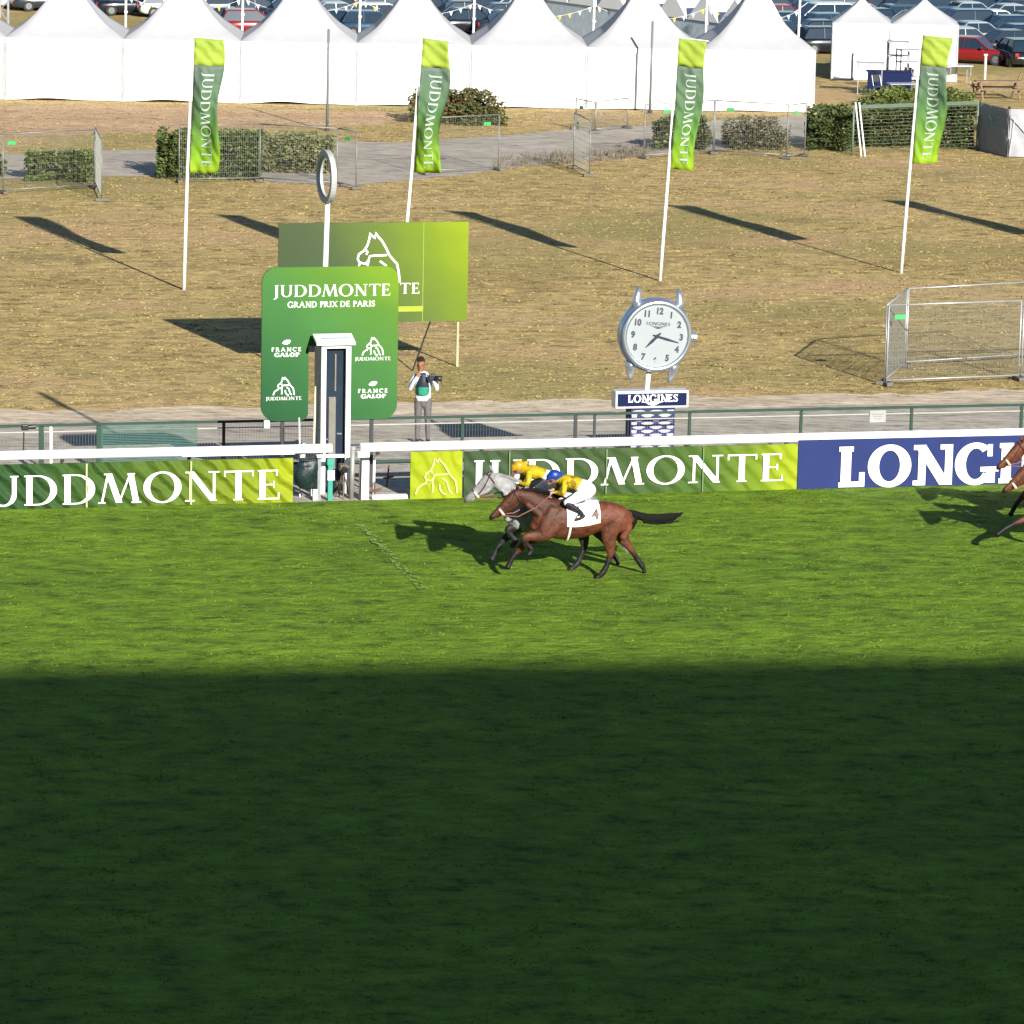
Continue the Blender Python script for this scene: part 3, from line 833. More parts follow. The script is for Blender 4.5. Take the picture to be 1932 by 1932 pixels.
mb = MB(); mb.box((Wm/2, .22, zr+.12), (Wm-.05, .3, .10)); mb.build('lid_upstand', SIDEM, t)
mb = MB(); mb.bar((-.10, .3, .1), (-.06, .3, zr*.72), .04); mb.build('cable_pipe', mat('beige_pipe', (.5, .47, .36), .6), t)
# things round the box, in the gap between the boards
def gap_xy(px, py, v): q = onV(px, py, v); return q[0], q[1]
v = VB+.15; u_, _ = gap_xy(684, 900, v)
t = thing('white_pillar', 'squat white pillar with a dark cable down it beside the mirror box', 'pillar', T3(u_, v), TY)
h_ = onV(684, 857, v)[1]
mb = MB(); mb.box((.03, 0, h_/2-.06), (.18, .16, h_-.12)); mb.build('block', WHITE, t, bevel=.01)
mb = MB(); mb.box((0, 0, h_), (.24, .2, .10)); mb.build('cap', WHITE, t, bevel=.01)
mb = MB(); mb.box((.04, -.01, h_-.09), (.14, .1, .07)); mb.build('neck', DARKM, t)
mb = MB(); mb.tube([(-.06, -.10, 0), (-.055, -.11, h_*.6), (-.05, -.10, h_-.05)], .018, 8); mb.build('cable', DARKM, t)
u_, _ = gap_xy(665, 900, VB+.1)
t = thing('steel_pipe', 'thick grey steel upright pipe left of the white pillar', 'pipe', T3(u_, VB+.2), TY)
mb = MB(); mb.tube([(0, 0, 0), (.02, 0, 1.02)], .05, 12); mb.build('tube', mat('warm_grey_pipe', (.30, .29, .27), .5, .3), t, smooth=True)
mb = MB(); mb.tube([(.02, 0, 1.0), (.02, 0, 1.06)], .056, 12); mb.build('cap', STEEL, t)
u_, _ = gap_xy(623, 900, VB+.05)
t = thing('marker_post', 'teal green post with a white card below the mirror box', 'post', T3(u_, VB+.05), TY)
TEAL = mat('teal_plastic', (.02, .27, .20), .5)
h_ = onV(623, 866, VB+.05)[1]
mb = MB(); mb.box((0, 0, h_/2), (.10, .06, h_)); mb.box((0, 0, h_-.06), (.14, .08, .12)); mb.build('post_body', TEAL, t, bevel=.01)
mb = MB(); mb.box((.01, -.045, h_*.62), (.14, .01, .20)); mb.build('card', WHPRINT, t)
u_, _ = gap_xy(581, 900, VB+.12)
t = thing('waste_bag', 'sagging dark green rubbish bag hung beside the lime banner end', 'bag', T3(u_, VB+.15, .0), TY)
bg_ = Body(); bg_.chain('bag', [(.08, 0, .30, .06, .10), (-.02, .02, .38, .14, .20), (-.05, -.02, .52, .13, .23), (.02, 0, .66, .15, .21), (.0, 0, .76, .10, .24)], side=(1, 0, 0))
bg_.build('bag_skin', .02, lambda a, t_, c: (.006, .018, .019), attrmat('bag_plastic', .45, .2, 8, bump=.5), t)
mb = MB(); mb.tube([(.21*math.cos(a), .14*math.sin(a), .83) for a in np.linspace(0, 2*math.pi, 18)], .014, 6, caps=False); mb.build('hoop', DARKM, t)
mb = MB(); mb.tube([(.18, .12, 0), (.18, .12, .9)], .02, 8); mb.build('stake', STEEL, t)
u_, _ = gap_xy(602, 900, VB+.1)
t = thing('grey_upright', 'slim grey upright between the rubbish bag and the teal post', 'post', T3(u_, VB+.1), TY)
mb = MB(); mb.box((0, 0, .42), (.07, .05, .84)); mb.build('shaft', mat('mid_grey_paint', (.22, .23, .25), .5), t, bevel=.006)
mb = MB(); mb.box((.22, -.02, .90), (.56, .14, .05)); mb.build('shelf', WHITE, t, bevel=.008)
u_, _ = gap_xy(560, 855, VB+.5)
t = thing('folded_cloth', 'white cloth draped over a stake left of the mirror box', 'cloth', T3(onV(570, 860, VB+.4)[0], VB+.4), TY)
bg_ = Body(); bg_.chain('c', [(0, 0, .78, .05, .05), (.02, 0, .95, .06, .07), (.06, 0, 1.05, .05, .09)], side=(1, 0, 0)); bg_.chain('d', [(-.02, .1, 0, .02, .02), (-.03, .1, .9, .02, .02), (-.05, .1, 1.6, .02, .02)])
bg_.build('drape', .014, lambda a, t_, c: (.75, .75, .75) if a == 'c' else (.6, .6, .62), attrmat('cloth_white', .8, .1), t)
for i, (px, lab, hz, colr) in enumerate(((648, 'brown camera tripod head standing in the gap under the mirror box', .62, (.10, .075, .055)), (640, 'low black field camera box on the ground under the mirror box', .24, (.03, .03, .03)))):
    u_ = onV(px, 920, VB+.25+.2*i)[0]
    t = thing('field_camera', lab, 'camera', T3(u_, VB+.3+.2*i), TY)
    cm = mat('camera_shell', colr, .6)
    mb = MB(); mb.box((0, 0, hz), (.16, .22, .14)); mb.build('housing', cm, t, bevel=.015)
    mb = MB(); mb.tube([(0, -.10, hz), (0, -.22, hz-.02)], [.05, .06], 10); mb.build('lens', BLACK, t)
    for k in range(3):
        a = 2.1*k+.4; mb = MB(); mb.tube([(0, 0, hz-.06), (.16*math.cos(a), .16*math.sin(a), 0)], .014, 6); mb.build('leg', cm, t)
t = thing('white_slab', 'low white slab lying on the ground beside the lime square banner', 'slab', T3(onV(737, 938, VB)[0], VB+.12), TY)
mb = MB(); mb.box((0, 0, .04), (.72, .16, .08)); mb.build('block', WHITE, t, bevel=.015)
for i, (px, lab) in enumerate(((706, 'rusty iron stake standing by the white pillar'), (735, 'rusty iron cross stake in the gap beside the lime square banner'))):
    t = thing('iron_stake', lab, 'stake', T3(onV(px, 930, VB+.5+.6*i)[0], VB+.5+.9*i), TY, 'iron stakes in the gap by the pillar')
    RU = mat('rust', (.12, .055, .03), .8, var=.3)
    mb = MB(); mb.tube([(0, 0, 0), (.01+.03*i, 0, .28+.15*i)], .018, 6); mb.build('bar', RU, t)
    mb = MB(); mb.tube([(-.08, 0, .10+.06*i), (.14, 0, .12+.08*i)], .022, 6); mb.build('crossbar', RU, t)
# small white card on the ground
t = thing('white_card', 'white card with a black mark leaning below the rubbish bag', 'card', T3(onV(597, 925, VB+.1)[0], VB+.1), TY)
mb = MB(); mb.box((0, 0, .12), (.14, .03, .22)); mb.build('plate', WHITE, t, bevel=.004)
mb = MB(); mb.bar((-.03, -.018, .10), (.03, -.018, .16), .01, .004); mb.build('mark', BLACK, t)
# camera on a thin stand at the far left behind the rail
t = thing('remote_camera', 'black remote camera on a thin stand behind the rail at far left', 'camera', T3(onV(45, 835, VF-1)[0], VF-1), TY)
hh = onV(48, 806, VF-1)[1]
mb = MB(); mb.tube([(-.02, 0, 0), (.0, 0, hh-.1)], .015, 6); mb.build('stand', DARKM, t)
mb = MB(); mb.box((.02, 0, hh), (.14, .10, .12)); mb.build('housing', BLACK, t, bevel=.02)
mb = MB(); mb.tube([(.08, 0, hh), (.24, 0, hh+.01)], [.04, .05], 10); mb.build('lens', BLACK, t)

# ================================================================== BACK PANEL
VK = G(868, 692, ZF).dot(V)
u0k, zt_k = onV(526, 424, VK); u1k = onV(884, 418, VK)[0]; zb_k = onV(884, 605, VK)[1]
t = thing('advertising_hoarding', 'wide green hoarding on thin posts standing on the dry grass behind the rounded panel', 'sign', T3(u0k, VK, ZF), TY)
zt_k = onV(884, 418, VK)[1]
m_k = gradmat('hoarding_print', [(0, (.030, .052, .024)), (.38, (.046, .072, .03)), (.62, (.085, .135, .02)), (.82, (.125, .19, .010)), (1, (.19, .26, .007))], 0, u1k-u0k, 'D', vert=(zb_k-ZF, zt_k-ZF, .25), rough=.45)
Lk = u1k-u0k
mb = MB(); mb.box((Lk/2, 0, (zb_k+zt_k)/2-ZF), (Lk, .06, zt_k-zb_k)); mb.build('board', m_k, t)
Xk = XF[t.name]
km = lambda x, y, h: Xk @ Vector((x, -.032-h, y))
def kz(px, py): q = onV(px, py, VK); return q[0]-u0k, q[1]-ZF
x0_, y0_ = kz(650, 545); x1_, y1_ = kz(757, 437)
x0_, y1_ = kz(650, 437); x1_, y0_ = kz(757, 525)
print_polys('horse_emblem', horse_logo(x0_, x1_, y0_-.1, y1_, .035), km, WHPRINT, t)
x0_, y0_ = kz(590, 556); x1_, y1_ = kz(792, 537)
x0_, y1_ = kz(590, 536)
print_polys('lettering', fit(tp, tw, x0_, x1_, y0_, y1_), km, WHPRINT, t)
x0_, y0_ = kz(570, 587); x1_, y1_ = kz(798, 577)
print_polys('lime_line', rect(x0_, kz(798, 587)[1], x1_, kz(798, 577)[1]), km, LIME, t)
xs = kz(798, 500)[0]
mb = MB(); mb.box((xs, -.034, (zb_k+zt_k)/2-ZF), (.018, .006, zt_k-zb_k)); mb.build('seam', mat('pale_seam', (.20, .27, .05), .5), t)
for x in (.35, Lk-.22):
    mb = MB(); mb.box((x, .06, (zb_k+.4-ZF)/2), (.06, .06, zb_k+.4-ZF)); mb.build('post', mat('straw_post', (.34, .32, .18), .6), t)
mb = MB(); mb.bar((Lk-.9, .05, zb_k-ZF+.1), (Lk-1.5, -.5, 0.0), .03); mb.build('stay', DARKM, t)

# ================================================================== WATCH CLOCK
VW = G(1225, 853).dot(V)
uw = onV(1226, 800, VW)[0]
t = thing('clock', 'giant steel wristwatch clock on a navy pedestal lettered LONGINES', 'clock', T3(uw, VW), TY)
def wz(px, py): q = onV(px, py, VW); return q[0]-uw, q[1]
cx, cz = wz(1236, 632)
Rw = .80
Rt = Matrix.Rotation(-.075, 4, 'Y')  # clockwise lean
def wp(x, y, z): return Matrix.Translation((cx, 0, cz)) @ (Matrix.Rotation(.075, 4, 'Y') @ Vector((x, y, z)))
def ringmesh(prof, n=56):
    """profile (r, y) revolved around the watch axis"""
    mb = MB(); vs = []; fs = []
    for i in range(n):
        a = 2*math.pi*i/n
        for r_, y_ in prof: vs.append(wp(r_*math.cos(a), y_, r_*math.sin(a)))
    k = len(prof)
    for i in range(n):
        j = (i+1) % n
        for q in range(k-1): fs.append((i*k+q, j*k+q, j*k+q+1, i*k+q+1))
    mb.add(vs, fs); return mb
CASE = mat('blued_steel_case', (.34, .42, .56), .32, .75, var=.1)
ringmesh([(0, .30), (.70, .30), (.775, .22), (.80, .05), (.79, -.06), (.74, -.12)]).build('case', CASE, t, smooth=True)
ringmesh([(.74, -.12), (.765, -.17), (.74, -.205), (.68, -.205), (.655, -.16)]).build('bezel', CHROME, t, smooth=True)
ringmesh([(.657, -.165), (0, -.165)]).build('dial', mat('dial_white', (.27, .305, .325), .5, var=.02), t)
for sx in (-1, 1):
    for sz in (-1, 1):
        mb = MB()
        P = [(sx*.46, .02, sz*.56), (sx*.475, .02, sz*.72), (sx*.455, .04, sz*.86), (sx*.425, .08, sz*1.0)]
        rr = [.12, .10, .07, .035]
        mb.tube([wp(*p) for p in P], rr, 10); mb.build('lug', CHROME, t, smooth=True)
mb = MB(); mb.tube([wp(.78, .05, 0), wp(.90, .05, 0)], [.10, .11], 14); mb.build('crown', CHROME, t)
HAND = mat('blued_hand', (.015, .02, .05), .4)
DIALP = mat('dial_print', (.03, .035, .05), .6)
def hand(ang_deg, L, w0, name, lift):
    a = R(ang_deg); d = Vector((math.sin(a), 0, math.cos(a))); nn = Vector((d.z, 0, -d.x))
    pts = [(-.10, w0*.8), (0, w0*1.2), (.45*L, w0*1.5), (L, w0*.35)]
    mb = MB(); A = [wp(*(d*p+nn*q+Vector((0, lift, 0)))) for p, q in pts]; B = [wp(*(d*p-nn*q+Vector((0, lift, 0)))) for p, q in pts]
    mb.add(A+B[::-1], [tuple(range(8))]); mb.build(name, HAND, t)
hand(222, .34, .022, 'hour_hand', -.185); hand(103, .50, .016, 'minute_hand', -.190)
mb = MB(); mb.tube([wp(0, -.165, 0), wp(0, -.20, 0)], .04, 12); mb.build('hub', HAND, t)
FONT = None
def numeral(s_, x, z, size):
    cv = bpy.data.curves.new('num', 'FONT'); cv.body = s_; cv.size = size; cv.align_x = 'CENTER'; cv.align_y = 'CENTER'; cv.offset = .010
    ob = bpy.data.objects.new('tmpnum', cv); COL.objects.link(ob)
    dg_ = bpy.context.evaluated_depsgraph_get(); dg_.update()
    me = bpy.data.meshes.new_from_object(ob.evaluated_get(dg_))
    vs = [v_.co.copy() for v_ in me.vertices]; fs = [tuple(p.vertices) for p in me.polygons]
    bpy.data.objects.remove(ob); bpy.data.meshes.remove(me)
    return vs, fs
for h_ in range(1, 13):
    mb = MB()
    a = R(h_*30); x, z = .53*math.sin(a), .53*math.cos(a)
    vs, fs = numeral(str(h_), 0, 0, .185)
    mb.add([wp(x+p.x*.9, -.169, z+p.y) for p in vs], fs); mb.build('numeral', DIALP, t)
tl_, twl_ = text_polys('LONGINES', .22, .11, .04, .05)
mb = MB()
for i, p in enumerate(fit(tl_, twl_, -.26, .26, .235, .30)+wing_logo(0, .155, .225, .20)):
    mb.add([wp(q[0], -.168-.0002*(i % 9), q[1]) for q in p], [tuple(range(len(p)))])
mb.build('dial_lettering', DIALP, t)
mb = MB(); xs_, zs_ = wz(1220, 735); mb.tube([(xs_+.01, .05, zs_-.1), (cx-.10, .05, cz-.70)], .055, 12); mb.build('stem', WHITE, t, smooth=True)
x0_, z0_ = wz(1157, 769); x1_, z1_ = wz(1296, 734)
FR = mat('silver_frame', (.62, .64, .68), .35, .4)
SD = .34
mb = MB(); mb.box(((x0_+x1_)/2, 0, (z0_+z1_)/2), (x1_-x0_, SD, z1_-z0_)); mb.build('sign_box', FR, t, bevel=.01)
mb = MB(); mb.box(((x0_+x1_)/2, -SD/2-.004, (z0_+z1_)/2), (x1_-x0_-.10, .012, z1_-z0_-.10)); mb.build('sign_face', NAVY, t)
tm = lambda x, y, h: XF[t.name] @ Vector((x, -SD/2-.011-h, y))
xa, za = wz(1181, 757); xb, zb2 = wz(1275, 740)
print_polys('lettering', fit(tl_, twl_, xa, xb, (za+zb2)/2-.085, (za+zb2)/2+.075)+wing_logo((xa+xb)/2, z0_+.055, z0_+.15, .26), tm, WHPRINT, t)
x0_, _ = wz(1188, 800); x1_, _ = wz(1270, 800)
mb = MB(); mb.box(((x0_+x1_)/2, .12, z0_/2), (x1_-x0_, .46, z0_-.002)); mb.build('pedestal', mat('lilac_navy_print', (.028, .034, .115), .7, spec=.15), t)
pl = []; nr = 0; zz = .10
while zz < z0_-.04:
    off = (nr % 2)*.19
    xx = x0_+.02-.19+off
    while xx < x1_-.05:
        a, b = max(xx, x0_+.01), min(xx+.30, x1_-.01)
        if b-a > .06: pl.append([(a, zz+.04), ((a+b)/2-.05, zz-.008), ((a+b)/2+.05, zz-.008), (b, zz+.04), ((a+b)/2+.06, zz+.065), ((a+b)/2-.06, zz+.065)])
        xx += .38
    zz += .085; nr += 1
print_polys('wing_pattern', pl, lambda x, y, h: XF[t.name] @ Vector((x, -.11-h, y)), mat('pale_print', (.36, .36, .45), .6), t)

# ================================================================== FEATHER FLAGS
FLAGM = gradmat('flag_print', [(0, (.20, .32, .010)), (.16, (.14, .27, .014)), (.38, (.075, .17, .03)), (.62, (.06, .125, .055)), (1, (.095, .14, .108))], 0, 3.0, 'Z', wr=.45, ang=.5)
FLAGT = gradmat('flag_top_print', [(0, (.25, .33, .04)), (1, (.20, .29, .04))], 0, 1, 'Z', wr=.45, ang=.8)
FLAGW = mat('pale_flag_print', (.34, .41, .37), .7, var=.06)
def flag(base, TL, TR, BL, BR, dark_y, lab, seed, wr_):
    g = G(base[0], base[1], ZF); Y = g.y
    t = thing('feather_flag', lab, 'flag', g, 0, 'green flags on white poles across the dry grass')
    def P3(px, py): x, z = onY(px, py, Y); return Vector((x-g.x, 0, z-ZF))
    tl, tr, bl, br = P3(*TL), P3(*TR), P3(*BL), P3(*BR)
    pole = [Vector((0, 0, 0)), bl+Vector((-.07, 0, 0)), tl.lerp(bl, .5)+Vector((-.06, 0, 0)), tl+Vector((-.05, 0, .04))]
    pole = [pole[0], pole[0].lerp(pole[1], .5), pole[1], pole[2], pole[3]]
    mb = MB(); mb.tube(pole, [.055, .05, .045, .035, .028], 10); mb.build('pole', WHITE, t, smooth=True)
    mb = MB(); mb.tube([tl+Vector((-.05, 0, .03)), tr+Vector((.02, 0, .02))], .014, 6); mb.build('top_arm', WHITE, t)
    H_ = tl.z-bl.z
    def S(a, b):  # a across 0..1, b up 0..1
        p = bl.lerp(br, a).lerp(tl.lerp(tr, a), b)
        env = (1-b)*.6+.4*(1-abs(2*b-1))+.15
        y = (.10*math.sin(2.4*a+5.5*b+seed)+.06*math.sin(6*a-7*b+seed*2)+.05*mnoise.noise(Vector((a*2.5+seed, b*8, 0))))*env*wr_*1.7
        x = .075*math.sin(9*b+seed)*a*wr_
        # belly lobes on the free edge
        return p+Vector((x, y, 0))
    bd = (P3(TL[0], dark_y).z-bl.z)/H_
    def part(b0, b1, nm, m):
        na, nb = 10, max(4, int(34*(b1-b0))); vs = []
        for j in range(nb+1):
            for i in range(na+1): vs.append(S(i/na, b0+(b1-b0)*j/nb))
        fs = [(j*(na+1)+i, j*(na+1)+i+1, (j+1)*(na+1)+i+1, (j+1)*(na+1)+i) for j in range(nb) for i in range(na)]
        o0 = bl.z+H_*b0
        mb = MB(); mb.add([v_-Vector((0, 0, o0)) for v_ in vs], fs); ob = mb.build(nm, m, t, smooth=True); ob.location = (0, 0, o0)
        so_ = ob.modifiers.new('s', 'SOLIDIFY'); so_.thickness = .012; so_.offset = 1
        return ob
    part(0, bd, 'flag_cloth', FLAGM); part(bd, 1, 'lime_cloth', FLAGT)
    # lettering runs down the cloth, tops of the letters to the right
    polys = fit(tp, tw, .06, .955, .35, .71)
    me = bmesh.new()
    for i, p in enumerate(polys):
        vv = [me.verts.new((q[0], q[1], .02+(i % 9)*.0004)) for q in p]
        try: me.faces.new(vv)
        except ValueError: pass
    bmesh.ops.triangulate(me, faces=me.faces)
    bmesh.ops.subdivide_edges(me, edges=[e for e in me.edges if e.calc_length() > .02], cuts=1)
    bmesh.ops.triangulate(me, faces=me.faces)
    vs = []
    for v_ in me.verts:
        p = S(v_.co.y, (1-v_.co.x)*bd); vs.append(p+Vector((0, -v_.co.z, 0)))
    mb = MB(); me.verts.index_update(); mb.add(vs, [tuple(v_.index for v_ in f.verts) for f in me.faces]); me.free()
    mb.build('lettering', FLAGW, t)
    return t
flag((347, 547), (367, 71), (421, 76), (358, 327), (409, 326), 122, 'green JUDDMONTE flag on white pole, leftmost of the four', .3, 1.0)
flag((757, 541), (798, 72), (852, 79), (781, 326), (826, 326), 126, 'green JUDDMONTE flag on white pole rising behind the wide hoarding', 1.9, 1.2)
flag((1245, 530), (1281, 72), (1336, 79), (1266, 320), (1309, 320), 124, 'green JUDDMONTE flag on white pole above the giant watch', 3.1, .8)
flag((1700, 515), (1741, 66), (1795, 72), (1722, 308), (1773, 308), 123, 'green JUDDMONTE flag on white pole in front of the small tents, rightmost', 4.4, .9)
flag((2155, 503), (2196, 60), (2250, 66), (2178, 300), (2228, 300), 118, 'green JUDDMONTE flag on white pole beyond the right edge, only its shadow seen', 5.4, .9)
# ================================================================== TENTS
def tent(p0, p1, depth, wall, roofh, prof, name, label, group, extra_shift=None):
    """front corners p0,p1 on the ground; prof list of (height fraction, half width fraction)"""
    ux = (p1-p0); W_ = ux.length; rz = math.atan2(ux.y, ux.x)
    t = thing(name, label, 'tent', (p0+p1)/2, rz, group)
    h = W_/2-.04
    # walls with a soft sag and a slight gather at the hem
    for nm, a, b in (('front_wall', (-h, 0), (h, 0)), ('side_wall', (-h, 0), (-h, depth)), ('side_wall', (h, 0), (h, depth)), ('rear_wall', (-h, depth), (h, depth))):
        mb = MB(); n = 24; vs = []
        ax_ = Vector((b[0]-a[0], b[1]-a[1], 0)); L = ax_.length; d = ax_/L; nn = Vector((d.y, -d.x, 0))
        lift = rng.uniform(.0, .14) if nm == 'front_wall' else .02
        for k in range(7):
            for i in range(n+1):
                s_ = i/n; z = (k/6)
                w_ = .02*math.sin(s_*21+rng.uniform(-.3, .3))*(1-z*.6)
                zz = wall*z + (1-z)*(.02+lift*math.sin(math.pi*s_)**2*(.6+.4*math.sin(s_*7)))
                p = Vector((a[0], a[1], 0))+ax_*s_+nn*w_; vs.append((p.x, p.y, zz))
        fs = [(k*(n+1)+i, k*(n+1)+i+1, (k+1)*(n+1)+i+1, (k+1)*(n+1)+i) for k in range(6) for i in range(n)]
        mb.add(vs, fs); mb.build(nm, CANVAS, t, smooth=True)
    # valance
    mb = MB()
    n = 22
    for i in range(n):
        xa_, xb_ = -h-.03+2*(h+.03)*i/n, -h-.03+2*(h+.03)*(i+1)/n
        mb.add([(xa_, -.05, wall+.02), (xb_, -.05, wall+.02), (xb_, -.055, wall-.16), ((xa_+xb_)/2, -.06, wall-.21), (xa_, -.055, wall-.16)], [(0, 1, 2, 3, 4)])
    mb.build('valance', CANVAS, t)
    # concave roof
    m_ = 9; vs = []; P = []
    K = 14
    def pf(f):
        for i in range(len(prof)-1):
            if prof[i][0] <= f <= prof[i+1][0]:
                q = (f-prof[i][0])/(prof[i+1][0]-prof[i][0]); return prof[i][1]+(prof[i+1][1]-prof[i][1])*q
    ring = [(-1+2*i/m_, -1) for i in range(m_)]+[(1, -1+2*i/m_) for i in range(m_)]+[(1-2*i/m_, 1) for i in range(m_)]+[(-1, 1-2*i/m_) for i in range(m_)]
    cy = depth/2
    for k in range(K+1):
        f = k/K; s_ = pf(f)
        for (x, y) in ring:
            e = max(abs(x), abs(y)); rr = min(abs(x), abs(y))
            sag = 1-.10*(1-rr**2)*(s_)*(1-s_)*2.2
            vs.append((x*(h+.05)*s_*sag, cy+y*(depth/2+.05)*s_*sag, wall+.02+roofh*f))
    R_ = len(ring)
    fs = [(k*R_+i, k*R_+(i+1) % R_, (k+1)*R_+(i+1) % R_, (k+1)*R_+i) for k in range(K) for i in range(R_)]
    mb = MB(); mb.add(vs, fs); mb.build('roof', ROOFC, t, smooth=True)
    mb = MB()
    mb.tube([(0, cy, wall+roofh-.1), (0, cy, wall+roofh+.25)], .04, 8); mb.build('finial', WHITE, t)
    for x in (-h, h):
        for y in (0, depth):
            mb = MB(); mb.box((x, y-.02 if y == 0 else y, wall/2), (.07, .07, wall)); mb.build('corner_pole', STEEL, t)
    return t
xs = [-211, 10, 232, 453, 672, 888, 1106, 1322, 1536]
def tb(x): return G(x, 188+(213-188)*x/1536.0, ZF)
PROF = [(0, 1), (.10, .85), (.19, .70), (.36, .51), (.52, .36), (.68, .24), (.84, .13), (1, .03)]
names = ['cut by the left edge of the frame', 'first full one, behind the leftmost bush', 'second full one, behind the leftmost flag', 'third full one, behind the thin dark pole',
         'fourth full one, left of the second flag', 'fifth full one, behind the reddish bush', 'sixth full one, behind the tall mesh cage', 'last and rightmost of the long row']
for i in range(8):
    tent(tb(xs[i]), tb(xs[i+1]), 4.6, 2.5, 2.62, PROF, 'pagoda_tent', 'white pagoda tent in the long row, '+names[i], 'white pagoda tents in a long row')
P2 = [(0, 1), (.25, .73), (.5, .47), (.75, .22), (1, .03)]
Za = G(1567, 150, ZF); Zb = G(1685, 160, ZF); Zc = G(1803, 153, ZF)
zz_ = onY(1567, 44, Za.y)[1]-ZF
zpk = onY(1625, -4, Za.y+1.4)[1]-ZF
for a, b, lab in ((Za, Zb, 'small white peaked tent with rippled walls, left of the pair'), (Zb, Zc, 'small white peaked tent behind the rightmost flag')):
    tent(Vector((a.x, Za.y, ZF)), Vector((b.x, Za.y-.15, ZF)), 2.6, zz_, zpk-zz_, P2, 'peaked_tent', lab, 'pair of small peaked tents')
# striped marquee with a run of gabled roofs beyond the gap
mq0 = G(1412, 166, ZF); mqd = Vector((-.55, .835, 0))
t = thing('marquee', 'long white marquee with ridged roof bays seen between the last two pagoda tents', 'marquee', mq0, math.atan2(mqd.y, mqd.x))
MQ = mat('blue_grey_canvas', (.46, .54, .62), .7, var=.12)
for k in range(7):
    a, b = k*2.35, k*2.35+2.35; zl = 2.6; e_ = -1.9
    mb = MB(); mb.add([(a, 0, zl), (b, 0, zl), ((a+b)/2, 0, zl+1.15), (a, e_, zl), (b, e_, zl), ((a+b)/2, e_, zl+1.15)], [(0, 1, 2), (3, 5, 4), (0, 2, 5, 3), (1, 4, 5, 2)])
    mb.build('roof_bay', CANVAS, t)
mb = MB(); mb.box((7*2.35/2, -.95, 1.29), (7*2.35-.1, 1.8, 2.58)); mb.build('wall', MQ, t)
# white flag masts at the tent joints with bunting between them
YP = tb(900).y+4.9
masts = []
mx_ = [235, 455, 676, 891, 1117, 1329, 1504]
for i, px in enumerate(mx_):
    x, _ = onY(px, 80, YP)
    g = Vector((x, YP, ZF))
    t = thing('white_mast', 'slim white mast rising from the tent row, '+('first', 'second', 'third', 'fourth', 'fifth', 'sixth', 'last')[i]+' from the left', 'mast', g, 0, 'slim white masts along the tent row')
    mb = MB(); mb.tube([(0, 0, 0), (.10, 0, 6.8)], [.06, .045], 8); mb.build('pole', WHITE, t, smooth=True)
    mb = MB(); mb.box((.07, -.06, 3.2), (.13, .09, .09)); mb.build('bracket', WHITE, t)
    masts.append(g)
PEN = [mat('yellow_pennant', (.70, .50, .03), .6), mat('pale_blue_pennant', (.45, .62, .68), .6), mat('white_pennant', (.75, .78, .78), .6)]
mid = ('between the first and second masts', 'between the second and third masts', 'between the third and fourth masts', 'between the fourth and fifth masts', 'between the fifth and sixth masts', 'between the sixth and last masts')
for i in range(6):
    a = masts[i]+Vector((.08, -.05, 3.85)); b = masts[i+1]+Vector((.08, -.05, 3.85))
    t = thing('bunting', 'string of small yellow and pale pennants '+mid[i], 'bunting', a, 0, 'strings of pennants between the white masts')
    pts = [a.lerp(b, s_)-Vector((0, 0, .55*4*s_*(1-s_))) for s_ in np.linspace(0, 1, 13)]
    mb = MB(); mb.tube(pts, .008, 4); mb.build('cord', WHITE, t, world=True)
    for k in range(12):
        p = (pts[k]+pts[k+1])/2
        mb = MB(); w_ = .075
        mb.add([p+Vector((-w_, 0, 0)), p+Vector((w_, 0, 0)), p+Vector((.02, .03, -.20)), p+Vector((-w_, .006, 0)), p+Vector((w_, .006, 0)), p+Vector((.02, .036, -.20))], [(0, 1, 2), (3, 5, 4), (0, 3, 4, 1), (1, 4, 5, 2), (2, 5, 3, 0)])
        mb.build('pennant', PEN[(k+i) % 3 if k % 2 else 2-(k % 3)], t, world=True)
# white parasol in the first gap
g = Vector((onY(227, 75, YP+6)[0], YP+6, ZF)); zz2 = onY(227, 73, YP+6)[1]-ZF
t = thing('parasol', 'flat white parasol open behind the gap between the first tents', 'parasol', g)
mb = MB(); n = 24; vs = [(0, 0, zz2+.12)]+[(.95*math.cos(2*math.pi*k/n), .95*math.sin(2*math.pi*k/n), zz2-.04) for k in range(n)]+[(.95*math.cos(2*math.pi*k/n), .95*math.sin(2*math.pi*k/n), zz2-.20) for k in range(n)]
mb.add(vs, [(0, 1+k, 1+(k+1) % n) for k in range(n)]+[(1+k, 1+n+k, 1+n+(k+1) % n, 1+(k+1) % n) for k in range(n)]); mb.build('canopy', WHITE, t)
mb = MB(); mb.tube([(0, 0, 0), (0, 0, zz2)], .03, 8); mb.build('pole', WHITE, t)
# lattice tower at the left edge
g = Vector((onY(8, 100, YP+.2)[0], YP+.2, ZF))
t = thing('lattice_mast', 'square aluminium lattice mast at the upper left edge', 'mast', g)
mb = MB()
for x in (-.17, .17):
    for y in (-.17, .17): mb.tube([(x, y, 0), (x, y, 7)], .026, 6)
mb.build('uprights', STEEL, t)
mb = MB()
for k in range(16):
    z = .2+k*.42; s_ = 1 if k % 2 else -1
    for y in (-.17, .17): mb.tube([(-.17*s_, y, z), (.17*s_, y, z+.42)], .014, 5)
    for x in (-.17, .17): mb.tube([(x, -.17*s_, z), (x, .17*s_, z+.42)], .014, 5)
mb.build('braces', STEEL, t)
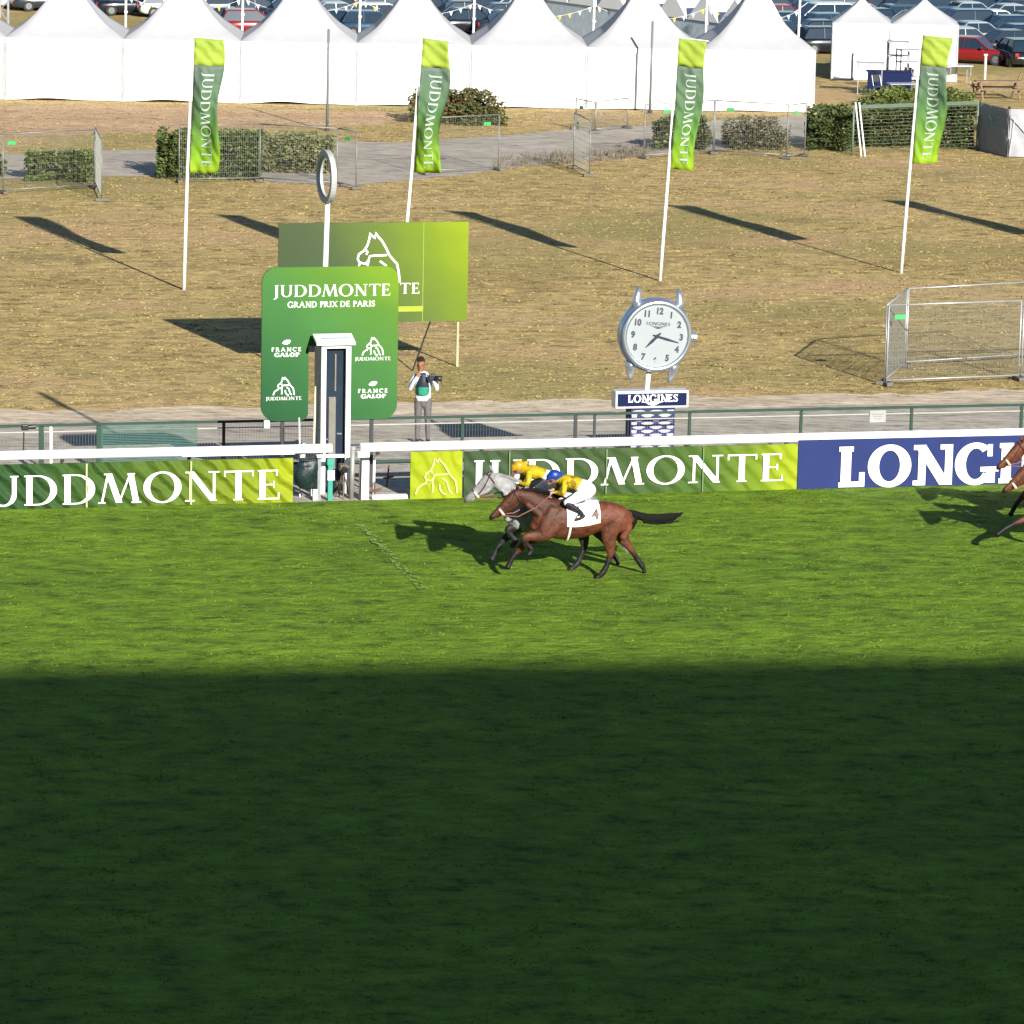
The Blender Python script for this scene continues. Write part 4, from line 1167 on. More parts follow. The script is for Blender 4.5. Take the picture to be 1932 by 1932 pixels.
# thin dark poles
for px, py, top, lab in ((617, 247, 55, 'thin dark pole standing above the ring of the winning post'), (1226, 214, 40, 'thin dark pole standing left of the third flag')):
    g = G(px, py, ZF); zt2 = onY(px+2, top, g.y)[1]-ZF
    t = thing('dark_pole', lab, 'pole', g, 0, 'thin dark poles by the tents')
    mb = MB(); mb.tube([(0, 0, 0), (.02, 0, zt2)], [.055, .045], 8); mb.build('shaft', mat('grey_green_pole', (.13, .15, .15), .5), t, smooth=True)
    mb = MB(); mb.tube([(0, 0, 0), (0, 0, .12)], .10, 10); mb.build('foot', DARKM, t)

# ================================================================== MESH FENCE PANELS
def mesh_panel(a, b, lab, H_=2.0, step=.075, rows=9, tagx=None, frame=STEEL, group='temporary mesh fence panels'):
    d = b-a; L = d.length; rz = math.atan2(d.y, d.x)
    t = thing('mesh_fence_panel', lab, 'fence', a, rz, group)
    for nm, p, q in (('upright', (0, 0, 0), (0, 0, H_)), ('upright', (L, 0, 0), (L, 0, H_)), ('top_tube', (0, 0, H_), (L, 0, H_)), ('bottom_tube', (0, 0, .14), (L, 0, .14))):
        mb = MB(); mb.tube([p, q], .021, 8); mb.build(nm, frame, t, smooth=True)
    mb = MB(); x = step
    while x < L: mb.box((x, 0, H_/2+.07), (.0045, .0045, H_-.16)); x += step
    for k in range(1, rows): mb.box((L/2, 0, .14+(H_-.14)*k/rows), (L, .005, .005))
    mb.build('wire_mesh', WIRE, t)
    for x in (0, L):
        mb = MB(); mb.box((x, 0, .06), (.16, .44, .10)); mb.build('foot_block', mat('grey_foot', (.13, .12, .10), .9), t, bevel=.02)
    if tagx is not None:
        mb = MB(); mb.box((tagx, -.03, H_-.30), (.30, .012, .12)); mb.build('green_label', mat('green_label', (.04, .34, .10), .5), t)
    return t
pan = [((-150, 374), (6, 366), 'mesh fence panel at the far left edge before the leftmost bush', None),
       ((6, 366), (178, 356), 'mesh fence panel standing in front of the leftmost bush', .3),
       ((180, 352), (192, 380), 'mesh fence panel seen end on, right of the leftmost bush', .5),
       ((338, 345), (490, 343), 'mesh fence panel before the dark hedge by the leftmost flag', None),
       ((490, 343), (636, 352), 'mesh fence panel before the pale bush by the ringed post', None),
       ((636, 352), (672, 358), 'narrow mesh fence panel just right of the winning post ring', .6),
       ((800, 330), (940, 322), 'mesh fence panel under the second flag', 2.6),
       ((1082, 318), (1112, 334), 'mesh fence panel turned edge on beside the weedy path', .7),
       ((1086, 244), (1122, 252), 'small mesh fence panel near the tents above the path', .5),
       ((1124, 250), (1184, 243), 'short mesh fence panel leaning by the tent hem', None),
       ((1215, 300), (1345, 291), 'mesh fence panel behind the third flag', 1.0),
       ((1347, 291), (1484, 299), 'mesh fence panel before the grey rounded bush', .6),
       ((1484, 301), (1518, 296), 'narrow mesh fence panel at the left end of the long hedge', .5)]
PFR = mat('dull_steel', (.20, .21, .20), .5, .4)
for a, b, lab, tg_ in pan: mesh_panel(G(a[0], a[1], ZF), G(b[0], b[1], ZF), lab, tagx=tg_, frame=PFR, H_=2.0 if 'small' not in lab and 'short' not in lab else 1.2)
# the big near ones at the right
A_, B_, C_, D_ = G(1672, 728, ZF), G(1921, 718, ZF), G(1706, 694, ZF), G(2190, 712, ZF)
mesh_panel(A_, B_, 'large near mesh fence panel standing on the grass at right', H_=2.05, step=.045, rows=10, tagx=.30)
mesh_panel(B_+(D_-B_)*.02, D_, 'near mesh fence panel cut by the right edge', H_=2.05, step=.045, rows=10)
mesh_panel(A_+Vector((-.04, .05, 0)), C_, 'near mesh fence panel turned away at the corner of the big one', H_=2.05, step=.045, rows=10, tagx=None)
mesh_panel(C_+Vector((.05, .1, 0)), C_+(D_-B_)*.9+Vector((.1, 1.0, 0)), 'mesh fence panel standing farther back behind the big near one', H_=2.05, step=.11, rows=7)
# green netted fence and tarpaulin fence at upper right
a, b = G(1608, 294, ZF), G(1842, 284, ZF)
GR = mat('sage_netting', (.06, .09, .055), .8)
t = thing('netted_fence', 'green netted fence in front of the long hedge, behind the rightmost flag', 'fence', a, math.atan2((b-a).y, (b-a).x))
L = (b-a).length
for x in (0, L*.5, L):
    mb = MB(); mb.tube([(x, 0, 0), (x, 0, 1.9)], .035, 8); mb.build('post', mat('sage_post', (.13, .18, .13), .5), t, smooth=True)
mb = MB(); mb.box((L/2, 0, 1.82), (L, .05, .14)); mb.build('top_rail', mat('sage_rail', (.08, .12, .08), .6), t)
mb = MB(); z = .15
while z < 1.75: mb.box((L/2, .02, z), (L, .006, .016)); z += .13
mb.build('netting', GR, t)
t = thing('leaning_poles', 'pair of white poles leaning on the green netted fence', 'pole', G(1625, 295, ZF))
for dx in (0, .14):
    mb = MB(); mb.tube([(dx, 0, 0), (dx-.28, .12, 2.0)], .03, 8); mb.build('pole', WHITE, t)
TARP = mat('grey_tarpaulin', (.20, .22, .26), .55, var=.08, bump=.6, bscale=3)
TARPL = mat('pale_tarpaulin', (.30, .31, .34), .5, var=.06, bump=.8, bscale=3)
for (p, q, m_, lab, lg) in (((1843, 283), (1899, 297), TARP, 'grey tarpaulin fence panel with a small green mark', 1), ((1900, 297), (2030, 300), TARPL, 'pale crumpled tarpaulin fence panel at the right edge', 0)):
    a, b = G(p[0], p[1], ZF), G(q[0], q[1], ZF); L = (b-a).length
    t = thing('tarpaulin_fence', lab, 'fence', a, math.atan2((b-a).y, (b-a).x))
    n = 20; vs = [(L*i/n, .05*math.sin(i*1.1+k)*(.3+lg*.3)+.03*mnoise.noise(Vector((i*.5, k*.5, lg))), .03+1.78*k/10) for k in range(11) for i in range(n+1)]
    mb = MB(); mb.add(vs, [(k*(n+1)+i, k*(n+1)+i+1, (k+1)*(n+1)+i+1, (k+1)*(n+1)+i) for k in range(10) for i in range(n)]); mb.build('tarpaulin', m_, t, smooth=True)
    for x in (0, L): 
        mb = MB(); mb.tube([(x, .06, 0), (x, .06, 1.9)], .03, 8); mb.build('post', DARKM, t)
    mb = MB()
    if lg: mb.bar((L*.45, -.08, 1.38), (L*.55, -.08, 1.25), .05, .01); mb.bar((L*.55, -.08, 1.25), (L*.74, -.08, 1.42), .05, .01); mb.build('green_mark', mat('teal_mark', (.03, .30, .24), .5), t)
    else: mb.bar((.12, -.08, 1.5), (1.2, -.08, .35), .05, .01); mb.bar((.1, -.08, .2), (.22, -.08, 1.5), .04, .01); mb.build('white_lashing', WHITE, t)

# ================================================================== HEDGES AND BUSHES
LEAF = attrmat('leaf', .6, .1, 6, spec=.3)
STEMM = mat('stem_bark', (.10, .075, .05), .9)
def bush(px0, px1, pyb, pyt, depth, n, cols, lab, shape='dome', red=0.0, name='bush', group='bushes and hedges along the pale path', leaf=.07):
    a, b = G(px0, pyb, ZF), G(px1, pyb, ZF)
    W_ = (b-a).length; H_ = onY((px0+px1)/2, pyt, a.y+depth*.4)[1]-ZF
    t = thing(name, lab, 'bush', (a+b)/2+Vector((0, depth*.5, 0)), 0, group)
    vs = np.zeros((n, 4, 3)); c = np.zeros((n, 4, 4)); k = 0
    seed = rng.uniform(0, 50)
    while k < n:
        x, y, z = rng.uniform(-1, 1), rng.uniform(-1, 1), rng.uniform(0, 1)
        nz = mnoise.noise(Vector((x*W_*.9+seed, y*2, z*2.2)))+.5*mnoise.noise(Vector((x*W_*3+seed, y*5, z*6)))
        if shape == 'dome': e = (abs(x)**2.6+abs(y)**2+max(0, z)**2.2)
        elif shape == 'hedge': e = max(abs(x)**4.5, abs(y)**4, (z*1.04)**4.5)+.12*(abs(x)**2)
        else: e = abs(x)**2+abs(y)**2+(abs(z-.45)/.6)**2
        if e > .95+nz*1.35 or e < .30 and rng.uniform() < .7: continue
        if nz < -.34: continue
        p = np.array([x*W_/2, y*depth/2, .03+z*H_])
        th, ph = rng.uniform(0, 6.28), rng.uniform(-.9, .9)
        s_ = leaf*rng.uniform(.6, 1.5)
        u_ = np.array([math.cos(th), math.sin(th), rng.uniform(-.5, .5)]); v_ = np.array([-math.sin(th)*math.sin(ph), math.cos(th)*math.sin(ph), math.cos(ph)])
        vs[k] = [p-u_*s_*.9, p-v_*s_*.5, p+u_*s_*.9, p+v_*s_*.5]
        q = rng.uniform(); col = np.array(cols[0])*(1-q)+np.array(cols[1])*q
        if red and rng.uniform() < red*(1 if z > .35 else .3): col = np.array([.22, .075, .04])*rng.uniform(.6, 1.2)
        if rng.uniform() < .06: col = np.array([.22, .20, .09])
        c[k, :, :3] = col*.78*(1+.35*nz); c[k, :, 3] = 1; k += 1
    me = bpy.data.meshes.new('foliage'); me.vertices.add(4*n); me.vertices.foreach_set('co', vs.ravel())
    me.loops.add(4*n); me.loops.foreach_set('vertex_index', np.arange(4*n)); me.polygons.add(n)
    me.polygons.foreach_set('loop_start', np.arange(n)*4); me.polygons.foreach_set('loop_total', np.full(n, 4)); me.update()
    at = me.color_attributes.new('Col', 'FLOAT_COLOR', 'CORNER'); at.data.foreach_set('color', c.ravel())
    me.materials.append(LEAF)
    o = bpy.data.objects.new('foliage', me); COL.objects.link(o); o.parent = t
    for i in range(max(3, int(W_*1.6))):
        x = rng.uniform(-.42, .42)*W_; mb = MB()
        mb.tube([(x, 0, 0), (x+rng.uniform(-.1, .1), rng.uniform(-.1, .1), H_*.45), (x+rng.uniform(-.3, .3), rng.uniform(-.2, .2), H_*.8)], [.03, .02, .008], 5)
        mb.build('stem', STEMM, t)
G1 = [(.035, .06, .015), (.10, .14, .035)]; G2 = [(.03, .045, .012), (.085, .105, .03)]; G3 = [(.10, .12, .045), (.20, .21, .09)]; G4 = [(.07, .075, .04), (.15, .14, .075)]
bush(44, 178, 344, 288, 1.4, 4200, [(.04, .07, .012), (.13, .17, .04)], 'low leafy bush at left, standing on the pale path edge', 'hedge')
bush(-60, 6, 335, 292, 1.3, 1500, G2, 'dark bush cut by the left edge', 'dome')
bush(292, 490, 340, 250, 1.8, 9000, G1, 'tall dark green hedge behind the leftmost flag', 'hedge')
bush(496, 628, 328, 255, 1.6, 5200, G3, 'pale dry leafed bush left of the winning post ring', 'hedge')
bush(768, 955, 238, 172, 2.2, 7500, [(.04, .055, .015), (.12, .13, .04)], 'rounded bush with reddish leaves before the tents', 'dome', red=.14)
bush(1232, 1342, 286, 222, 1.8, 3800, G2, 'small dark bush behind the third flag', 'ball')
bush(1364, 1490, 284, 222, 1.8, 5200, G4, 'grey green rounded bush right of the third flag', 'dome', leaf=.05)
bush(1524, 1612, 286, 203, 1.8, 5000, [(.03, .05, .012), (.09, .12, .035)], 'dark hedge end just left of the leaning white poles', 'hedge')
bush(1614, 1838, 280, 198, 1.8, 10000, G2, 'long dark hedge behind the green netted fence', 'hedge')
bush(1622, 1840, 205, 168, 1.4, 4500, [(.05, .08, .012), (.16, .20, .045)], 'low yellow green shrub row above the long hedge', 'dome')
# dead weeds along the path edge: nobody could count them
mb = MB()
for i in range(240):
    px = rng.choice([rng.uniform(930, 1110), rng.uniform(1110, 1240), rng.uniform(1030, 1240)]); py = 312-(px-930)*.07+rng.uniform(-9, 7)
    g = G(px, py, ZF); h_ = rng.uniform(.08, .40)
    for k in range(3):
        q = g+Vector((rng.uniform(-.1, .1), rng.uniform(-.1, .1), 0)); e = q+Vector((rng.uniform(-.15, .15), rng.uniform(-.15, .15), h_*rng.uniform(.6, 1)))
        mb.tube([q, e], [.012, .006], 3, caps=False)
tag(mb.build('dead_weeds', mat('dead_weed', (.15, .125, .085), .9, var=.3)), kind='stuff')

# ================================================================== TABLES, BENCHES AND FRAMES BY THE SMALL TENTS
def table(px, py, L, H_, m_, lab, rz=0.0, name='folding_table', cloth=None):
    g = G(px, py, ZF); t = thing(name, lab, 'table', g, rz)
    mb = MB(); mb.box((0, 0, H_), (L, .7, .05)); mb.build('top', m_, t, bevel=.01)
    for x in (-L*.42, L*.42):
        for y in (-.28, .28):
            mb = MB(); mb.tube([(x, y, 0), (x, y, H_)], .022, 6); mb.build('leg', STEEL, t)
    if cloth:
        mb = MB(); mb.box((0, -.37, H_*.55), (L, .03, H_*.85)); mb.build('cloth_skirt', cloth, t)
    return t
table(1675, 176, 1.9, .95, NAVY, 'table with a navy cloth skirt before the small tents', .05, cloth=NAVY)
table(1640, 178, 1.2, 1.35, STEEL, 'tall steel trestle left of the navy table', -.1)
table(1702, 182, 1.3, .55, mat('slate', (.25, .27, .32), .5), 'low pale table right of the navy table', .2)
table(1808, 158, 1.1, .80, STEEL, 'grey folding table right of the rightmost flag', .2)
def frame(px, py, W_, H_, lab):
    g = G(px, py, ZF); t = thing('steel_rack', lab, 'rack', g, rng.uniform(-.3, .3), 'steel racks by the small tents')
    for x in (-W_/2, W_/2):
        for y in (-.3, .3):
            mb = MB(); mb.tube([(x, y, 0), (x, y, H_)], .03, 6); mb.build('upright', DARKM if x < 0 else STEEL, t)
    for z in (H_*.35, H_*.7, H_*.97):
        mb = MB(); mb.box((0, 0, z), (W_, .62, .05)); mb.build('shelf', STEEL, t)
frame(1692, 172, .9, 2.2, 'tall dark steel rack leaning items before the right small tent')
frame(1716, 175, 1.1, 1.9, 'steel rack with shelves just left of the rightmost flag')
frame(1632, 150, 1.4, 1.2, 'low wide steel rack before the left small tent')
def folding_chair(px, py, rz, lab):
    g = G(px, py, ZF); t = thing('folding_chair', lab, 'chair', g, rz, 'folding chairs among the racks')
    mb = MB(); mb.box((0, 0, .46), (.42, .42, .03)); mb.build('seat', DARKM, t)
    mb = MB(); mb.box((0, .2, .78), (.42, .03, .30)); mb.build('backrest', DARKM, t)
    for x in (-.19, .19):
        mb = MB(); mb.tube([(x, -.2, 0), (x, .2, .92)], .015, 5); mb.build('leg', STEEL, t)
        mb = MB(); mb.tube([(x, .2, 0), (x, -.15, .48)], .015, 5); mb.build('leg', STEEL, t)
folding_chair(1655, 183, .4, 'dark folding chair in front of the navy table, the left one')
folding_chair(1708, 168, -.6, 'dark folding chair beside the shelved steel rack')
folding_chair(1728, 172, 1.2, 'dark folding chair partly behind the rightmost flag')
g = G(1882, 186, ZF); t = thing('picnic_bench', 'wooden picnic bench on the dry grass above the tarpaulin fence', 'bench', g, .12)
mb = MB(); mb.box((0, .0, .74), (2.0, .5, .05)); mb.build('top', WOOD, t)
for y in (-.62, .62):
    mb = MB(); mb.box((0, y, .44), (2.0, .22, .05)); mb.build('seat', WOOD, t)
for x in (-.8, .8):
    mb = MB(); mb.bar((x, -.7, 0), (x, -.15, .74), .07); mb.bar((x, .7, 0), (x, .15, .74), .07); mb.bar((x, -.65, .40), (x, .65, .40), .07); mb.build('leg_frame', WOOD, t)
    mb = MB(); mb.bar((x*1.1, .6, .42), (x*1.45, .72, 1.05), .06); mb.build('back_prop', WOOD, t)
g = G(1845, 180, ZF); t = thing('wooden_stool', 'small wooden trestle left of the picnic bench', 'trestle', g, .5)
mb = MB(); mb.box((0, 0, .45), (.7, .3, .05)); mb.build('top', WOOD, t)
for x in (-.28, .28):
    mb = MB(); mb.bar((x, -.15, 0), (x, .0, .45), .05); mb.build('leg', WOOD, t)
for px, py in ((1858, 150),):
    g = G(px, py, ZF); t = thing('short_post', 'short pale post standing before the red car', 'post', g)
    mb = MB(); mb.tube([(0, 0, 0), (0, 0, 1.1)], .06, 8); mb.build('shaft', mat('pale_post', (.5, .45, .40), .7), t); mb = MB(); mb.box((0, 0, 1.1), (.16, .16, .08)); mb.build('cap', mat('pale_post_cap', (.5, .45, .42), .7), t)

# ================================================================== CAR PARK
PAINT, pn, pb = newmat('car_paint')
oi = N(pn, 'ShaderNodeObjectInfo'); pn.links.new(oi.outputs['Color'], pb.inputs['Base Color'])
pb.inputs['Metallic'].default_value = .25; pb.inputs['Roughness'].default_value = .22; pb.inputs['Coat Weight'].default_value = .6
CARGL = mat('car_window_glass', (.015, .03, .05), .10, .12)
RIMM = mat('wheel_rim', (.16, .17, .18), .4, .5)
LAMPM = mat('headlamp_glass', (.7, .72, .74), .15, .3); TAIL = mat('tail_lamp_red', (.35, .01, .01), .3); PLATE = mat('number_plate', (.6, .6, .56), .5)
def make_car(kind):
    L, W_, H_ = {'hatch': (4.0, 1.74, 1.48), 'saloon': (4.6, 1.8, 1.43), 'suv': (4.5, 1.86, 1.68), 'van': (4.9, 1.9, 1.95)}[kind]
    t = thing('parked_car', 'x', 'car', (0, 0, 0), 0, 'cars parked in rows beyond the tents')
    # stations along length: x, low z, belt z, half width
    belt = H_*.60 if kind != 'van' else H_*.5
    st = [(-.5, .42, .60, .74), (-.485, .30, .66, .86), (-.42, .22, belt*.98/1, .97), (-.2, .2, belt, 1.0), (.12, .2, belt, 1.0), (.24, .2, belt*.96, .99), (.40, .22, belt*.86, .95), (.47, .28, belt*.74, .86), (.5, .38, belt*.58, .72)]
    mb = MB(); vs = []; R_ = 12
    for x, lo, hi, hw in st:
        w2 = W_/2*hw
        ring = [(-w2*.86, lo), (-w2*.98, lo+.10), (-w2, (lo+hi)/2), (-w2*.985, hi-.10), (-w2*.88, hi), (-w2*.4, hi+.02), (w2*.4, hi+.02), (w2*.88, hi), (w2*.985, hi-.10), (w2, (lo+hi)/2), (w2*.98, lo+.10), (w2*.86, lo)]
        vs += [(x*L, y, z) for y, z in ring]
    n = len(st); fs = [(i*R_+k, i*R_+(k+1) % R_, (i+1)*R_+(k+1) % R_, (i+1)*R_+k) for i in range(n-1) for k in range(R_)]
    fs += [tuple(range(R_))[::-1], tuple((n-1)*R_+k for k in range(R_))]
    mb.add(vs, fs); mb.build('body', PAINT, t, smooth=True)
    cab = {'hatch': ((-.46, -.38, .06, .25)), 'saloon': ((-.36, -.22, .06, .22)), 'suv': ((-.47, -.42, .06, .24)), 'van': ((-.49, -.47, .20, .38))}[kind]
    xb0, xt0, xt1, xb1 = [q*L for q in cab]; z0, z1 = belt-.02, H_-.06; wb, wt = W_/2*.93, W_/2*.74
    mb = MB(); q = [(xb0, wb, z0), (xt0, wt, z1), (xt1, wt, z1), (xb1, wb, z0)]
    vs = [(x, y, z) for x, y, z in q]+[(x, -y, z) for x, y, z in q]
    mb.add(vs, [(0, 1, 2, 3), (7, 6, 5, 4), (0, 4, 5, 1), (2, 6, 7, 3), (1, 5, 6, 2)]); mb.build('windows', CARGL, t)
    mb = MB(); wt2 = wt+.012
    mb.add([(xt0-.03, -wt2, z1-.015), (xt0-.03, wt2, z1-.015), (xt0+.1, wt2*.93, H_), (xt0+.1, -wt2*.93, H_), (xt1-.1, -wt2*.93, H_), (xt1-.1, wt2*.93, H_), (xt1+.05, wt2, z1-.015), (xt1+.05, -wt2, z1-.015)],
           [(0, 3, 2, 1), (3, 4, 5, 2), (4, 7, 6, 5), (0, 7, 4, 3), (1, 2, 5, 6), (0, 1, 6, 7)])
    for s_ in (-1, 1):
        mb.bar((xt0, s_*wt2, z1), (xb0, s_*(wb+.008), z0), .09, .05); mb.bar((xt1, s_*wt2, z1), (xb1, s_*(wb+.008), z0), .06, .05); mb.bar(((xt0+xt1)/2, s_*wt2, z1), ((xt0+xt1)/2, s_*(wb+.01), z0), .07, .03)
    mb.build('roof', PAINT, t, smooth=False)
    for x in (-.31*L, .31*L):
        for s_ in (-1, 1):
            mb = MB(); mb.tube([(x, s_*(W_/2-.2), .32), (x, s_*(W_/2+.01), .32)], .32, 16); w1 = mb.build('wheel', BLACKR, t)
            mb = MB(); mb.tube([(x, s_*(W_/2), .32), (x, s_*(W_/2+.02), .32)], .19, 12); mb.build('rim', RIMM, w1)
    for s_ in (-1, 1):
        mb = MB(); mb.box((L*.475, s_*W_*.33, belt*.66), (.14, .32, .14)); mb.build('headlight', LAMPM, t, bevel=.03)
        mb = MB(); mb.box((-L*.49, s_*W_*.36, belt*.80), (.08, .22, .18)); mb.build('tail_light', TAIL, t, bevel=.02)
        mb = MB(); mb.box((xb1-.35, s_*(W_/2+.08), belt+.05), (.12, .18, .13)); mb.build('side_mirror', PAINT, t, bevel=.03)
    mb = MB(); mb.box((L*.5, 0, .42), (.03, 1.0, .16)); mb.build('grille', BLACK, t)
    mb = MB(); mb.box((-L*.5, 0, .55), (.02, .5, .11)); mb.build('number_plate', PLATE, t)
    return t
protos = {k: make_car(k) for k in ('hatch', 'saloon', 'suv', 'van')}
used = {k: False for k in protos}
CC = [('dark navy', (.010, .026, .075)), ('black', (.010, .014, .022)), ('dark grey', (.028, .036, .05)), ('slate blue', (.026, .062, .12)), ('silver', (.32, .35, .39)), ('white', (.75, .76, .78)), ('bright blue', (.015, .10, .34)), ('deep red', (.22, .012, .012)), ('teal grey', (.05, .10, .11)), ('charcoal', (.02, .022, .026))]
CW = [.2, .09, .13, .18, .09, .14, .03, .03, .06, .05]
def set_col(o, c):
    o.color = c+(1,)
    for ch in o.children: set_col(ch, c)
KN = {'hatch': 'hatchback', 'saloon': 'saloon car', 'suv': 'tall estate car', 'van': 'van'}
gaps_px = [(10, 'the lattice mast'), (232, 'the first white mast'), (453, 'the second white mast'), (672, 'the third white mast'), (888, 'the fourth white mast'), (1112, 'the fifth white mast'), (1325, 'the sixth white mast'), (1536, 'the end of the tent row'), (1684, 'the two small tents'), (1860, 'the right edge')]
def place_car(kind, col, p, rz, lab):
    t = protos[kind]
    if used[kind]: t = copy_tree(protos[kind])
    used[kind] = True
    t.scale = (.87,)*3; t.location = p; t.rotation_euler = (0, 0, rz); t['label'] = lab; set_col(t, col)
    return t
ra, rb = G(884, 67, ZF), G(1850, 121, ZF)
rd = (rb-ra).normalized(); rn = Vector((-rd.y, rd.x, 0)); rrz = math.atan2(rd.y, rd.x)
ordn = ['first', 'second', 'third', 'fourth', 'fifth', 'sixth', 'seventh', 'eighth', 'ninth', 'tenth', 'eleventh', 'twelfth', 'thirteenth', 'fourteenth']
def roof_y(x):     # height of the tent skyline in the picture, used only to leave out cars nobody can see
    if x < 1536:
        j = ((x-10) % 219.5)/219.5; e = abs(j-.5)*2
        return 75+x*.012-130*(1-e)**1.35
    if x < 1567: return 200
    if x < 1803: j = ((x-1567) % 118)/118; return 45-75*(1-abs(j-.5)*2)
    return 200
seen = {}; ncar = 0
for row in range(14):
    s_ = -46+rng.uniform(0, 1)
    while s_ < 26:
        kind = rng.choice(['hatch', 'saloon', 'suv', 'van'], p=[.42, .32, .22, .04]); ci = rng.choice(len(CC), p=CW)
        p = ra+rd*s_+rn*(1.2+row*3.9)+rn*rng.uniform(-.2, .2)
        x, y = pix((p.x, p.y, ZF+1.3)); front = pix((p.x, p.y, ZF))
        ok = -60 < x < 2000 and pix((p.x, p.y, ZF+.3))[1] > -6 and any(pix((p.x+d, p.y, ZF+1.45))[1] < roof_y(pix((p.x+d, p.y, ZF+1.45))[0])+3 for d in (-1.3, 0, 1.3))
        if row > 0 and 1250 < x < 1440 and y > 5 and p.y < 215: ok = False
        if row == 0 and x > 1775: ok = False
        step = rng.uniform(2.25, 2.5)
        if ok:
            dist, nm = min((abs(x-gx), gn) for gx, gn in gaps_px)
            key = (row, nm); seen[key] = seen.get(key, 0)+1
            lab = '%s %s in the %s car row near %s' % (CC[ci][0], KN[kind], ordn[row], nm)
            lk = ('L', lab); seen[lk] = seen.get(lk, 0)+1
            if seen[lk] > 1: lab += ', ' + ordn[seen[key]-1] + ' from left'
            if len(lab.split()) > 16: lab = lab.replace('the end of the tent row', 'the tent row end').replace('tall estate car', 'estate').replace('saloon car', 'saloon')
            place_car(kind, CC[ci][1], Vector((p.x, p.y, ZF)), rrz+R(180 if (row % 2) else 0)+R(38 if row % 2 else 40)+rng.uniform(-.05, .05), lab); ncar += 1
        s_ += step
for (px, py, kind, ci, rz_, lab) in ((1836, 119, 'saloon', 7, .05, 'deep red saloon car at the front of the car park near the right edge'), (1915, 123, 'hatch', 9, 2.2, 'charcoal hatchback nose to the grass right of the red saloon'),
        (436, 64, 'hatch', 1, .5, 'black hatchback tucked low behind the second and third pagoda tents, left one'), (476, 67, 'hatch', 7, .6, 'deep red hatchback low behind the second white mast'),
        (652, 67, 'saloon', 0, .4, 'dark navy saloon low in the gap at the third white mast, left one'), (706, 70, 'hatch', 3, .5, 'slate blue hatchback low in the gap at the third white mast, right one'),
        (1088, 82, 'hatch', 4, .5, 'silver hatchback low in the gap at the fifth white mast, left one'), (1142, 85, 'hatch', 2, .6, 'dark grey hatchback low in the gap at the fifth white mast, right one')):
    q_ = G(px, py, ZF); place_car(kind, CC[ci][1], q_, rrz+rz_, lab)
print('CARS', ncar)
